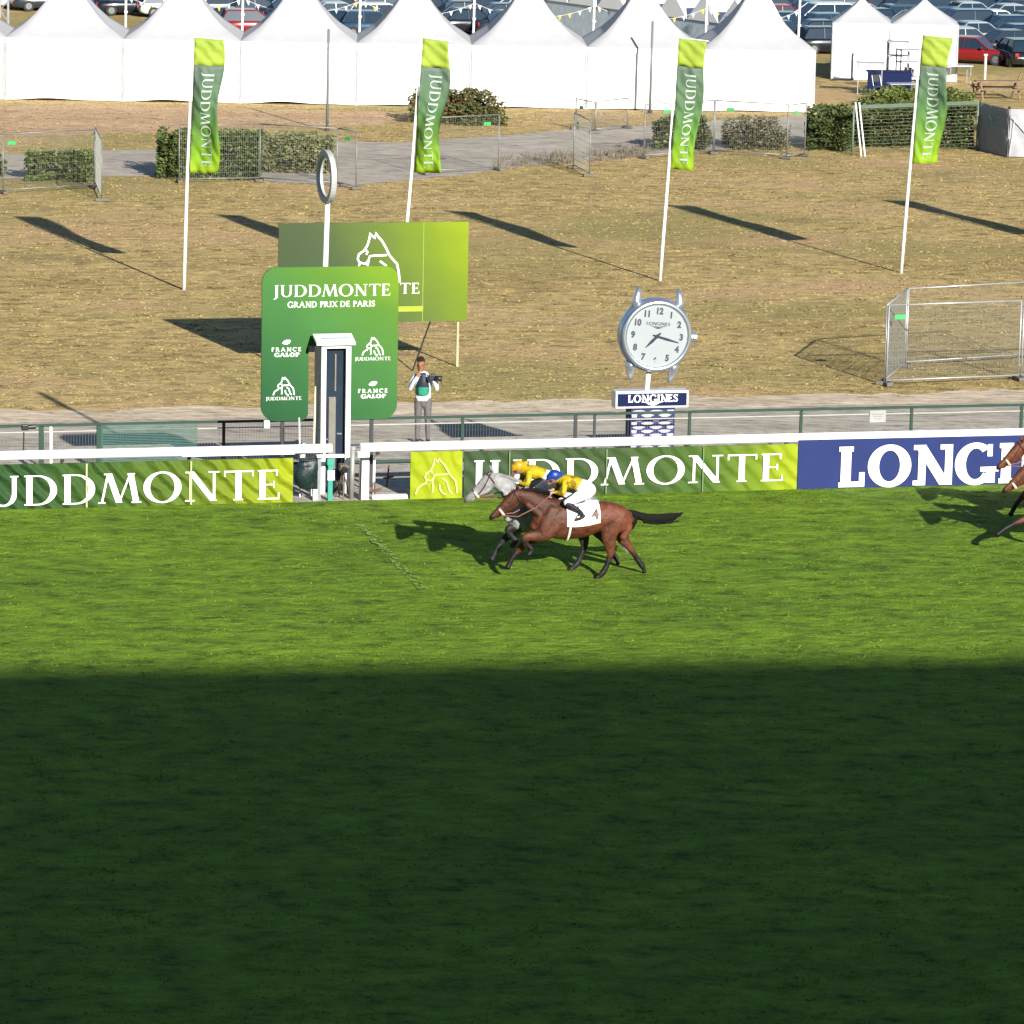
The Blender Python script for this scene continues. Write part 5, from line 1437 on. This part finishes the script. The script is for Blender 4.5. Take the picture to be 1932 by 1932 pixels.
# ================================================================== HORSES
HX = 1000.0
HEADUP = [0.0, 0.0]
def hz(x, y, lat=0.0):
    """side view tracing (zoom px of the bay's own view) -> metres, forward X, left Y, up Z"""
    if HEADUP[0] and x < 860 and y < 745 and not (y > 730 and x > 690):
        k = min(1, (860-x)/300.0); y -= HEADUP[0]*k; x -= HEADUP[1]*k
    return ((HX-x)/407.0, lat, (1168+(HX-x)*.031-y)/410.0)
FUR = attrmat('horse_coat', .58, .50, 7.5, bump=.7, spec=.3)
HAIR = attrmat('horse_hair', .75, .4, 22, bump=.8, spec=.12)
LEATH = mat('tan_leather', (.18, .06, .03), .5)
REIN = mat('pink_brown_rein', (.19, .07, .05), .6)
def CH(*pts): return [hz(p[0], p[1], p[4] if len(p) > 4 else 0)+(p[2], p[3]) for p in pts]
def make_horse(lab, coat, dark, grey, loc, rz, fore, cloth_no='4', nose_drop=0):
    ch = CH
    t = thing('race_horse', lab, 'horse', loc, rz, None)
    B = Body()
    B.chain('trunk', ch((706, 772, .10, .10), (728, 768, .19, .15), (765, 758, .27, .20), (820, 738, .325, .23), (900, 728, .355, .255), (1000, 730, .345, .28), (1100, 718, .315, .285), (1180, 700, .28, .275), (1260, 692, .26, .27), (1340, 698, .225, .245), (1405, 712, .155, .18), (1440, 722, .07, .09)), n=20)
    nd = nose_drop
    B.chain('neck', ch((870, 700, .33, .19), (790, 655, .27, .15), (720, 603, .20, .115), (655, 565, .155, .095), (592, 545, .125, .085)), n=16)
    B.chain('head', ch((575, 530, .105, .085), (540, 560, .125, .092), (500, 600, .115, .082), (455, 640+nd*.5, .085, .062), (415, 676+nd, .066, .052), (385, 704+nd, .058, .05), (372, 716+nd, .04, .04)), n=14)
    B.chain('jaw', ch((560, 600, .07, .055), (520, 638, .06, .05), (470, 668+nd*.5, .038, .035), (420, 706+nd, .03, .035)), n=10)
    for s_ in (-1, 1):
        B.chain('ear', [hz(575, 500, .05*s_)+(.03, .022), hz(568, 472, .065*s_)+(.028, .02), hz(556, 448, .07*s_)+(.008, .008)], k=3, n=8)
        # shoulder and quarter muscle
        B.chain('trunk', [hz(840, 640, .13*s_)+(.12, .06), hz(790, 740, .16*s_)+(.14, .08), hz(760, 815, .15*s_)+(.12, .08)])
        B.chain('trunk', [hz(930, 660, .17*s_)+(.08, .05), hz(860, 760, .19*s_)+(.09, .06), hz(800, 830, .17*s_)+(.09, .06)])
        B.chain('trunk', [hz(1395, 690, .12*s_)+(.08, .06), hz(1405, 770, .13*s_)+(.09, .06), hz(1370, 850, .14*s_)+(.07, .05)])
        B.chain('neck', [hz(640, 610, .05*s_)+(.05, .05), hz(740, 690, .09*s_)+(.07, .06), hz(820, 770, .14*s_)+(.08, .06)])
        B.chain('trunk', [hz(1240, 640, .12*s_)+(.14, .09), hz(1320, 700, .15*s_)+(.20, .11), hz(1330, 770, .15*s_)+(.18, .10)])
    B.chain('trunk', [hz(772, 650, 0)+(.16, .13), hz(752, 730, 0)+(.17, .16), hz(765, 810, 0)+(.15, .16)])
    # hind legs: near (left) pushes down under the quarters, off (right) is stretched back
    B.chain('leg', [hz(1290, 740, .15)+(.21, .10), hz(1262, 820, .155)+(.16, .085), hz(1268, 895, .155)+(.12, .068), hz(1278, 960, .15)+(.076, .052), hz(1268, 1010, .15)+(.056, .042), hz(1245, 1070, .15)+(.052, .042), hz(1222, 1115, .15)+(.058, .048), hz(1195, 1142, .15)+(.046, .044), hz(1172, 1160, .15)+(.045, .045)])
    B.chain('leg', [hz(1345, 745, -.13)+(.20, .10), hz(1372, 810, -.14)+(.15, .08), hz(1400, 880, -.14)+(.115, .065), hz(1448, 940, -.14)+(.072, .05), hz(1480, 985, -.14)+(.054, .04), hz(1520, 1045, -.14)+(.052, .04), hz(1552, 1088, -.14)+(.058, .046), hz(1566, 1112, -.14)+(.038, .036), hz(1572, 1132, -.14)+(.045, .042)])
    for F in fore:
        B.chain('leg', [hz(p[0], p[1], p[4])+(p[2]*1.08+.012, p[3]*1.05+.012) for p in F])
    B.chain('dock', ch((1420, 668, .05, .05), (1450, 672, .035, .035)), k=3)
    dk = np.array(dark); ct = np.array(coat)
    def colf(nm, tt, p):
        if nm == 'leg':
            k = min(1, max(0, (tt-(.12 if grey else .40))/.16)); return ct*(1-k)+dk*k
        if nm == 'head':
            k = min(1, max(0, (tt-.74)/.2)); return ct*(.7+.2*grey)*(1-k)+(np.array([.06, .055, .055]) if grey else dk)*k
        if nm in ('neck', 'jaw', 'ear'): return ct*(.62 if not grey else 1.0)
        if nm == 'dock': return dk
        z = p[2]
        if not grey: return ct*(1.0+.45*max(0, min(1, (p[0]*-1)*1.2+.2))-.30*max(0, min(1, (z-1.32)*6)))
        return ct
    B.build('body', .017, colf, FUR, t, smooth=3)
    # eyes
    for s_ in (-1, 1):
        mb = MB(); c_ = Vector(hz(512, 588, .083*s_)); n = 10
        mb.tube([c_-Vector((0, .012*s_, 0)), c_+Vector((0, .006*s_, 0))], [.024, .014], n); mb.build('eye', BLACK, t, smooth=True)
    # mane
    M = Body()
    for k in range(16):
        q = k/15; x = 590+q*285; yy = 497+q*50-18*math.sin(q*math.pi)
        M.chain('m', [hz(x, yy+14, .0)+(.025, .035), hz(x+22, yy-2, .03*math.sin(k))+(.03, .028), hz(x+52, yy+6, .05)+(.014, .012)], k=3, n=8)
    M.build('mane', .014, lambda a, b, c: ((.010, .007, .006) if not grey else (.20, .20, .21)), HAIR, t)
    # tail streaming back
    Tl = Body()
    _ch = ch
    dr = 1.0 if not grey else 0.0
    def ch(*pts): return _ch(*[(p[0] if dr else 1430+(p[0]-1430)*.55, p[1] if dr else p[1]+max(0, p[0]-1430)*.85)+tuple(p[2:]) for p in pts])
    Tl.chain('t', ch((1420, 660, .04, .035), (1460, 676, .065, .045), (1520, 698, .075, .05), (1600, 712, .08, .05), (1700, 708, .08, .045), (1780, 694, .06, .035), (1845, 668, .012, .012)))
    for k in range(26):
        y_ = 684+k*2.6; x_ = 1560+rng.uniform(-30, 60); e = x_+rng.uniform(140, 240)
        Tl.chain('t', ch((x_, y_, .022, .018, rng.uniform(-.04, .04)), (x_+90, y_+4, .018, .016), (min(e, 1840), y_-6+rng.uniform(-12, 18), .004, .004, rng.uniform(-.06, .06))), k=3, n=7)
    Tl.chain('t', ch((1462, 690, .045, .035), (1472, 730, .05, .035), (1462, 775, .032, .025), (1442, 812, .008, .008)))
    Tl.build('tail', .014, lambda a, b, c: ((.006, .006, .006) if not grey else (.16, .16, .165)), HAIR, t)
    # saddle cloth wraps the barrel
    def barrel(x):   # centre y, half height, half width at x
        T_ = [(820, 738, .325, .23), (900, 728, .355, .255), (1000, 730, .345, .28), (1100, 718, .315, .285), (1180, 700, .28, .275), (1260, 692, .26, .27)]
        for i in range(len(T_)-1):
            if T_[i][0] <= x <= T_[i+1][0]:
                q = (x-T_[i][0])/(T_[i+1][0]-T_[i][0]); return [T_[i][k]+(T_[i+1][k]-T_[i][k])*q for k in (1, 2, 3)]
        return T_[0][1:]
    def surf(x, a, off):   # a: angle from the top, + to the left side
        cy_, hh_, hw_ = barrel(x); c_ = hz(x, cy_)
        return Vector((c_[0], (hw_+off)*math.sin(a), c_[2]+(hh_+off)*math.cos(a)))
    mb = MB(); nx, na = 12, 30; vs = []
    for i in range(nx+1):
        for j in range(na+1):
            a = R(-100+200*j/na); vs.append(surf(925+(1178-925)*i/nx, a, .028+.004*math.sin(i*1.3+j*.6)))
    mb.add(vs, [(i*(na+1)+j, i*(na+1)+j+1, (i+1)*(na+1)+j+1, (i+1)*(na+1)+j) for i in range(nx) for j in range(na)])
    scl = mb.build('saddle_cloth', WHPRINT, t, smooth=True)
    vs, fs = numeral(cloth_no, 0, 0, .26)
    mb = MB()
    out = []
    for p in vs:
        x = 1140-p.x*407; a = R(66)-p.y*3.0
        out.append(surf(x, a, .045))
    # letters read from the left side: forward is to the left, so x runs backwards
    out = [surf(1138+p.x*407, R(70)-p.y*3.0, .042) for p in vs]
    mb.add(out, fs); mb.build('number', mat('number_print', (.10, .05, .035), .6), scl)
    mb = MB(); pts = [surf(968-abs(a)*.16, R(a), .022) for a in range(-178, 179, 8)]
    mb.tube(pts, .022, 6, caps=False); mb.build('girth', WHPRINT, t)
    # saddle
    S_ = Body(); S_.chain('s', ch((940, 575, .05, .12), (1000, 588, .04, .16), (1060, 576, .06, .13)))
    S_.build('saddle', .016, lambda a, b, c: (.03, .025, .03), attrmat('saddle_leather', .5, .1), t)
    # bridle and reins
    mb = MB()
    ringp = lambda x, y, rr, ry, tilt: [Vector(hz(x, y))+Vector((math.cos(tilt)*rr*math.cos(a), ry*math.sin(a), math.sin(tilt)*rr*math.cos(a))) for a in np.linspace(0, 2*math.pi, 20)]
    mb.tube(ringp(440, 655+nd*.6, .083, .072, R(52)), .012, 6, caps=False)
    mb.tube(ringp(560, 545, .135, .098, R(52)), .012, 6, caps=False)
    for s_ in (-1, 1):
        mb.tube([hz(552, 500, .09*s_), hz(505, 600, .096*s_), hz(452, 678+nd*.7, .066*s_)], .011, 6)
    mb.build('bridle', mat('dark_bridle', (.06, .025, .02), .5), t)
    mb = MB(); mb.tube(ringp(445, 662+nd*.6, .088, .076, R(52)), [.012+.016*max(0, math.sin(a/2)) for a in np.linspace(0, 6.28, 20)], 6, caps=False); mb.build('noseband', mat('pale_fleece', (.55, .48, .40), .9), t)
    mb = MB()
    for s_ in (-1, 1): mb.tube([hz(447, 690+nd*.7, .068*s_), hz(560, 690, .17*s_), hz(690, 620, .20*s_), hz(845, 505, .08*s_)], .011, 6)
    mb.build('reins', REIN, t)
    return t

# near fore folded forward, off fore reaching down (bay); legs as (x, y, r plane, r side, lateral)
FORE_A = [[(800, 790, .14, .09, .12), (765, 825, .12, .075, .14), (700, 838, .085, .055, .14), (640, 842, .062, .048, .14), (612, 862, .05, .042, .14), (640, 905, .034, .028, .14), (672, 940, .038, .032, .14), (668, 962, .03, .03, .14), (650, 980, .042, .04, .14)],
          [(800, 790, .14, .09, -.12), (740, 860, .10, .07, -.14), (680, 905, .075, .052, -.14), (625, 945, .058, .046, -.14), (590, 985, .038, .03, -.14), (556, 1030, .034, .028, -.14), (540, 1062, .036, .03, -.14), (530, 1082, .030, .03, -.14), (522, 1100, .044, .04, -.14)]]
FORE_B = [[(800, 790, .14, .09, .12), (730, 850, .11, .07, .14), (640, 890, .080, .052, .14), (560, 915, .060, .046, .14), (480, 945, .038, .03, .14), (400, 985, .034, .028, .14), (360, 1010, .036, .03, .14), (335, 1030, .030, .03, .14), (315, 1045, .044, .04, .14)],
          [(800, 800, .14, .09, -.12), (760, 880, .10, .07, -.14), (715, 950, .072, .05, -.14), (690, 1010, .055, .044, -.14), (720, 1060, .036, .03, -.14), (755, 1100, .034, .028, -.14), (770, 1120, .036, .03, -.14), (768, 1140, .030, .03, -.14), (755, 1155, .044, .04, -.14)]]
HRZ = TY+math.pi
root = G(830.7+HX/3.978, 798.7+1168/3.978)+V*.12
BAY, BLK = (.20, .062, .022), (.006, .005, .005)
h1 = make_horse('bay racehorse with white number 4 saddle cloth, nearest of the leading pair', (.074, .022, .010), BLK, 0, root, HRZ, FORE_A, '4')
h2p = root+V*.78-U*.30
HEADUP[0] = 72.0
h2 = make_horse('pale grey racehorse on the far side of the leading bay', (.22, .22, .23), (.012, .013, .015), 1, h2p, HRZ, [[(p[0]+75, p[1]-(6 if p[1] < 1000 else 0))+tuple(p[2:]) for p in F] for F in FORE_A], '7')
HEADUP[0] = 0.0
dm = V*1.2
h3p = root+U*(onV(1889, 925, (root+dm).dot(V))[0]-onV(921, 972, root.dot(V))[0])+dm+U*0
h3 = make_horse('bright bay racehorse with dark foreleg stretched out, lower of the pair at the right edge', (.12, .036, .014), BLK, 0, h3p, HRZ, FORE_B, '2')
dm = V*3.5
h4p = root+U*(onV(1878, 876, (root+dm).dot(V))[0]-onV(921, 972, root.dot(V))[0])+dm
h4 = make_horse('chestnut bay racehorse behind, upper head of the pair entering at the right edge', (.13, .040, .014), BLK, 0, h4p, HRZ, FORE_A, '5')

# ================================================================== PEOPLE
CLOTH = attrmat('silk_and_skin', .6, .18, 14, bump=.8, spec=.3)
SKIN = np.array([.22, .105, .065])
def hand(B, wrist, dirv, palm, side, curl=.6, nm='hand', k=1.0):
    """palm with four unequal curled fingers and a thumb; dirv along the hand, palm = direction the fingers curl to, side = thumb side"""
    w_, d, p, s_ = Vector(wrist), Vector(dirv).normalized(), Vector(palm).normalized(), Vector(side).normalized()
    B.chain(nm, [tuple(w_)+(.024*k, .028*k), tuple(w_+d*.045*k)+(.018*k, .040*k), tuple(w_+d*.09*k)+(.014*k, .040*k)], side=s_, n=10, k=3)
    for i, L in enumerate((.075, .085, .08, .062)):
        b = w_+d*.085*k+s_*((1.5-i)*.021*k)
        m_ = b+(d*math.cos(curl)+p*math.sin(curl))*L*.5*k
        e = m_+(d*math.cos(curl*2.1)+p*math.sin(curl*2.1))*L*.5*k
        B.chain(nm, [tuple(b)+(.0095*k, .0095*k), tuple(m_)+(.009*k, .009*k), tuple(e)+(.0075*k, .0075*k)], side=s_, n=7, k=2)
    b = w_+d*.03*k+s_*.03*k; m_ = b+(d*.5+s_*.6+p*.5).normalized()*.04*k; e = m_+(d*.8+p*.6).normalized()*.032*k
    B.chain(nm, [tuple(b)+(.014*k, .014*k), tuple(m_)+(.011*k, .011*k), tuple(e)+(.009*k, .009*k)], side=p, n=7, k=2)

def jockey(lab, loc, cap, torso, spots, dx, dy, glove):
    t = thing('person', lab, 'person', loc, HRZ)
    Z = lambda x, y, lat=0.0: hz(x+dx, y+dy, lat)
    B = Body()
    B.chain('breech', [Z(1112, 498)+(.14, .15), Z(1075, 478)+(.145, .165), Z(1035, 462)+(.13, .145)])
    B.chain('torso', [Z(1050, 464)+(.125, .14), Z(1000, 446)+(.125, .15), Z(950, 432)+(.13, .165), Z(912, 428)+(.10, .15)])
    B.chain('neck', [Z(908, 425)+(.055, .055), Z(872, 420)+(.05, .05)], k=3)
    B.chain('head', [Z(868, 398)+(.085, .07), Z(842, 410)+(.105, .08), Z(818, 430)+(.085, .065), Z(806, 452)+(.04, .04)])
    B.chain('head', [Z(815, 418)+(.02, .014), Z(798, 428)+(.018, .013)], k=2, n=8)
    for s_ in (-1, 1):
        B.chain('breech', [Z(1095, 508, .09*s_)+(.125, .10), Z(1020, 535, .17*s_)+(.105, .085), Z(960, 560, .24*s_)+(.085, .07), Z(918, 575, .27*s_)+(.066, .06)])
        B.chain('boot', [Z(922, 580, .28*s_)+(.06, .055), Z(965, 606, .30*s_)+(.055, .05), Z(1010, 632, .31*s_)+(.042, .04), Z(1034, 655, .315*s_)+(.036, .034)])
        B.chain('boot', [Z(1046, 672, .315*s_)+(.034, .034), Z(1020, 690, .315*s_)+(.03, .035), Z(985, 700, .315*s_)+(.024, .034)])
        B.chain('torso', [Z(918, 430, .14*s_)+(.07, .06), Z(905, 470, .21*s_)+(.055, .05)])
        B.chain('sleeve', [Z(905, 470, .21*s_)+(.052, .048), Z(895, 505, .22*s_)+(.048, .045), Z(868, 512, .16*s_)+(.038, .036), Z(850, 508, .11*s_)+(.032, .03)])
        hand(B, Z(848, 508, .10*s_), (1, -.1*s_, -.1), (-.2, 0, -1), (0, -s_, .3), .9)
    def colf(nm, tt, p):
        if nm == 'breech': return (.55, .55, .57)
        if nm == 'boot': return (.015, .012, .02)
        if nm == 'head': return SKIN
        if nm == 'neck': return SKIN*.8
        if nm == 'hand': return glove
        if nm in ('torso', 'sleeve'):
            q = mnoise.noise(Vector(p)*9+Vector((3, 1, 0)))
            return np.array(spots) if q > .22 else np.array(torso)
        return SKIN
    B.build('body', .011, colf, CLOTH, t, smooth=2)
    H_ = Body()
    H_.chain('cap', [Z(884, 392)+(.075, .075), Z(860, 388)+(.105, .098), Z(836, 392)+(.108, .098), Z(815, 400)+(.07, .08)])
    H_.chain('cap', [Z(815, 412)+(.02, .075), Z(792, 420)+(.012, .06)], k=2)
    H_.build('helmet_cap', .012, lambda a, b, c: cap, attrmat('cap_silk', .4, .15, 10, bump=.2), t)
    mb = MB(); mb.tube([Z(824, 425, .085), Z(808, 428, .05), Z(804, 430, 0), Z(808, 428, -.05), Z(824, 425, -.085)], .022, 8); mb.build('goggles', mat('goggles', (.05, .04, .07), .15), t)
    mb = MB(); c_ = Vector(Z(872, 372)); 
    for k in range(9):
        a = k*.7; mb.tube([c_, c_+Vector((-.06-.08*rng.uniform(), .04*math.cos(a), .02+.03*math.sin(a)))], [.012, .005], 5)
    mb.build('pompom', mat('cap_tuft', (.02, .05, .20) if cap[2] > .2 else (.5, .35, .02), .8), t)
    mb = MB()
    for s_ in (-1, 1):
        mb.tube([Z(1005, 590, .27*s_), Z(1012, 670, .33*s_)], .012, 5)
        mb.tube([Vector(Z(1010, 668, .325*s_))+Vector((.05*math.cos(a), 0, -.03+.05*math.sin(a))) for a in np.linspace(0, 6.28, 14)], .008, 5, caps=False)
    mb.build('stirrups', DARKM, t)
    return t
YEL, BLU = (.40, .30, .003), (.006, .035, .22)
jockey('crouching jockey in blue cap, yellow silks and white breeches on the near bay', root, BLU, YEL, (.20, .12, .004), 0, 0, np.array([.40, .27, .25]))
jockey('crouching jockey in yellow cap and yellow silks on the far grey horse', h2p, (.42, .25, .004), YEL, (.30, .19, .004), -74, -14, np.array([.5, .52, .54]))
jockey('jockey in green cap riding the lower bay just beyond the right edge', h3p, (.03, .25, .08), (.5, .5, .5), (.3, .3, .3), 0, 0, SKIN)

# photographer behind the green handrail
pg = G(797, 836)
t = thing('person', 'photographer in white sleeves and green bib, hand at his face, standing behind the handrail', 'person', pg, -.05)
B = Body(); X1 = (1, 0, 0)
Ht = 1.0
def leg(s_):
    B.chain('trouser', [(.085*s_, 0, .92, .10, .105), (.10*s_, -.01, .70, .078, .085), (.105*s_, -.015, .50, .060, .064), (.11*s_, .0, .30, .056, .058), (.115*s_, .01, .09, .044, .046)], side=X1)
    B.chain('shoe', [(.115*s_, .05, .05, .045, .045), (.12*s_, -.06, .045, .042, .048), (.13*s_, -.16, .032, .028, .042)], side=X1)
leg(-1); leg(1)
B.chain('trouser', [(0, 0, .86, .10, .15), (0, 0, .98, .11, .165), (0, 0, 1.04, .10, .155)], side=X1)
B.chain('shirt', [(0, 0, .98, .115, .175), (0, 0, 1.12, .105, .165), (0, -.01, 1.30, .12, .19), (0, -.01, 1.44, .105, .185), (0, 0, 1.50, .07, .11)], side=X1, n=18)
B.chain('neck', [(-.02, -.005, 1.48, .052, .055), (-.045, -.02, 1.58, .048, .05)], side=X1)
B.chain('head', [(-.05, -.03, 1.56, .062, .055), (-.055, -.035, 1.62, .088, .070), (-.058, -.025, 1.70, .098, .078), (-.058, -.01, 1.76, .088, .074), (-.058, 0, 1.80, .05, .045)], side=X1, n=16)
B.chain('head', [(-.055, -.115, 1.69, .010, .012), (-.055, -.138, 1.66, .016, .016)], side=X1, k=2, n=8)      # nose
for s_ in (-1, 1):
    B.chain('head', [(-.058+.078*s_, -.01, 1.70, .014, .010), (-.058+.084*s_, -.01, 1.66, .012, .009)], side=X1, k=2, n=8)
    B.chain('brow', [(-.058+.034*s_, -.108, 1.705, .007, .012), (-.058+.045*s_, -.100, 1.705, .007, .008)], side=X1, k=2, n=6)
B.chain('mouth', [(-.075, -.118, 1.605, .006, .006), (-.035, -.118, 1.605, .006, .006)], k=2, n=6)
# right arm (image left) folded up to the chin
B.chain('shirt', [(-.17, .0, 1.44, .068, .065), (-.25, -.04, 1.30, .058, .056), (-.27, -.08, 1.19, .052, .052)], side=X1)
B.chain('shirt', [(-.27, -.09, 1.19, .050, .050), (-.20, -.17, 1.34, .042, .042), (-.13, -.18, 1.45, .034, .034)], side=X1)
hand(B, (-.125, -.18, 1.46), (.45, .15, 1), (.2, 1, 0), (1, 0, -.3), .5)
# left arm (image right) lifts the camera at shoulder height
B.chain('shirt', [(.17, .0, 1.44, .068, .065), (.27, -.04, 1.31, .058, .056), (.29, -.08, 1.20, .052, .052)], side=X1)
B.chain('shirt', [(.29, -.09, 1.20, .050, .050), (.26, -.17, 1.32, .042, .042), (.21, -.20, 1.42, .034, .034)], side=X1)
hand(B, (.205, -.20, 1.43), (-.1, -.15, 1), (-1, .2, .2), (0, -1, .2), .7)
def pcol(nm, tt, p):
    if nm in ('shirt',): return (.55, .57, .61)
    if nm == 'trouser': return (.115, .105, .11)
    if nm == 'shoe': return (.025, .02, .02)
    if nm in ('brow',): return (.02, .015, .01)
    if nm == 'mouth': return SKIN*np.array([.8, .5, .5])
    return SKIN*np.array([1.1, 1.0, .9])
B.build('body', .0105, pcol, CLOTH, t, smooth=1)
Hh = Body()
Hh.chain('h', [(-.058, .045, 1.66, .05, .062), (-.058, .03, 1.74, .080, .082), (-.058, .005, 1.80, .085, .082), (-.058, -.05, 1.815, .055, .070), (-.062, -.09, 1.80, .025, .055)], side=X1)
Hh.build('hair', .010, lambda a, b, c: (.022, .014, .010), HAIR, t)
for s_ in (-1, 1):
    mb = MB(); mb.tube([(-.058+.034*s_, -.115, 1.685), (-.058+.034*s_, -.122, 1.685)], [.011, .006], 8); mb.build('eye', BLACK, t)
Bb = Body()
Bb.chain('b', [(-.02, -.045, 1.10, .095, .150), (-.01, -.05, 1.22, .100, .155), (0, -.05, 1.36, .105, .135), (-.01, -.04, 1.47, .075, .095)], side=X1, n=18)
Bb.build('bib', .012, lambda a, tt, p: ((.015, .22, .13) if (p[2] < 1.24 and p[0] > -.08) else ((.005, .05, .03) if p[2] < 1.22 else (.008, .015, .035))), attrmat('bib_cloth', .6, .1, 6, bump=.3), t)
t2 = thing('camera', 'black camera with a stubby lens held at the photographer\'s shoulder', 'camera', pg+Vector((.20, -.26, 1.47)), .15)
mb = MB(); mb.box((0, 0, 0), (.16, .08, .12)); mb.box((0, 0, .07), (.06, .06, .04)); mb.build('housing', BLACK, t2, bevel=.012)
mb = MB(); mb.tube([(.05, -.02, -.01), (.19, -.07, -.015)], [.05, .062], 14); mb.build('lens', BLACK, t2, smooth=True)
mb = MB(); mb.tube([(.186, -.069, -.015), (.192, -.071, -.015)], .050, 14); mb.build('front_glass', GLASSD, t2)
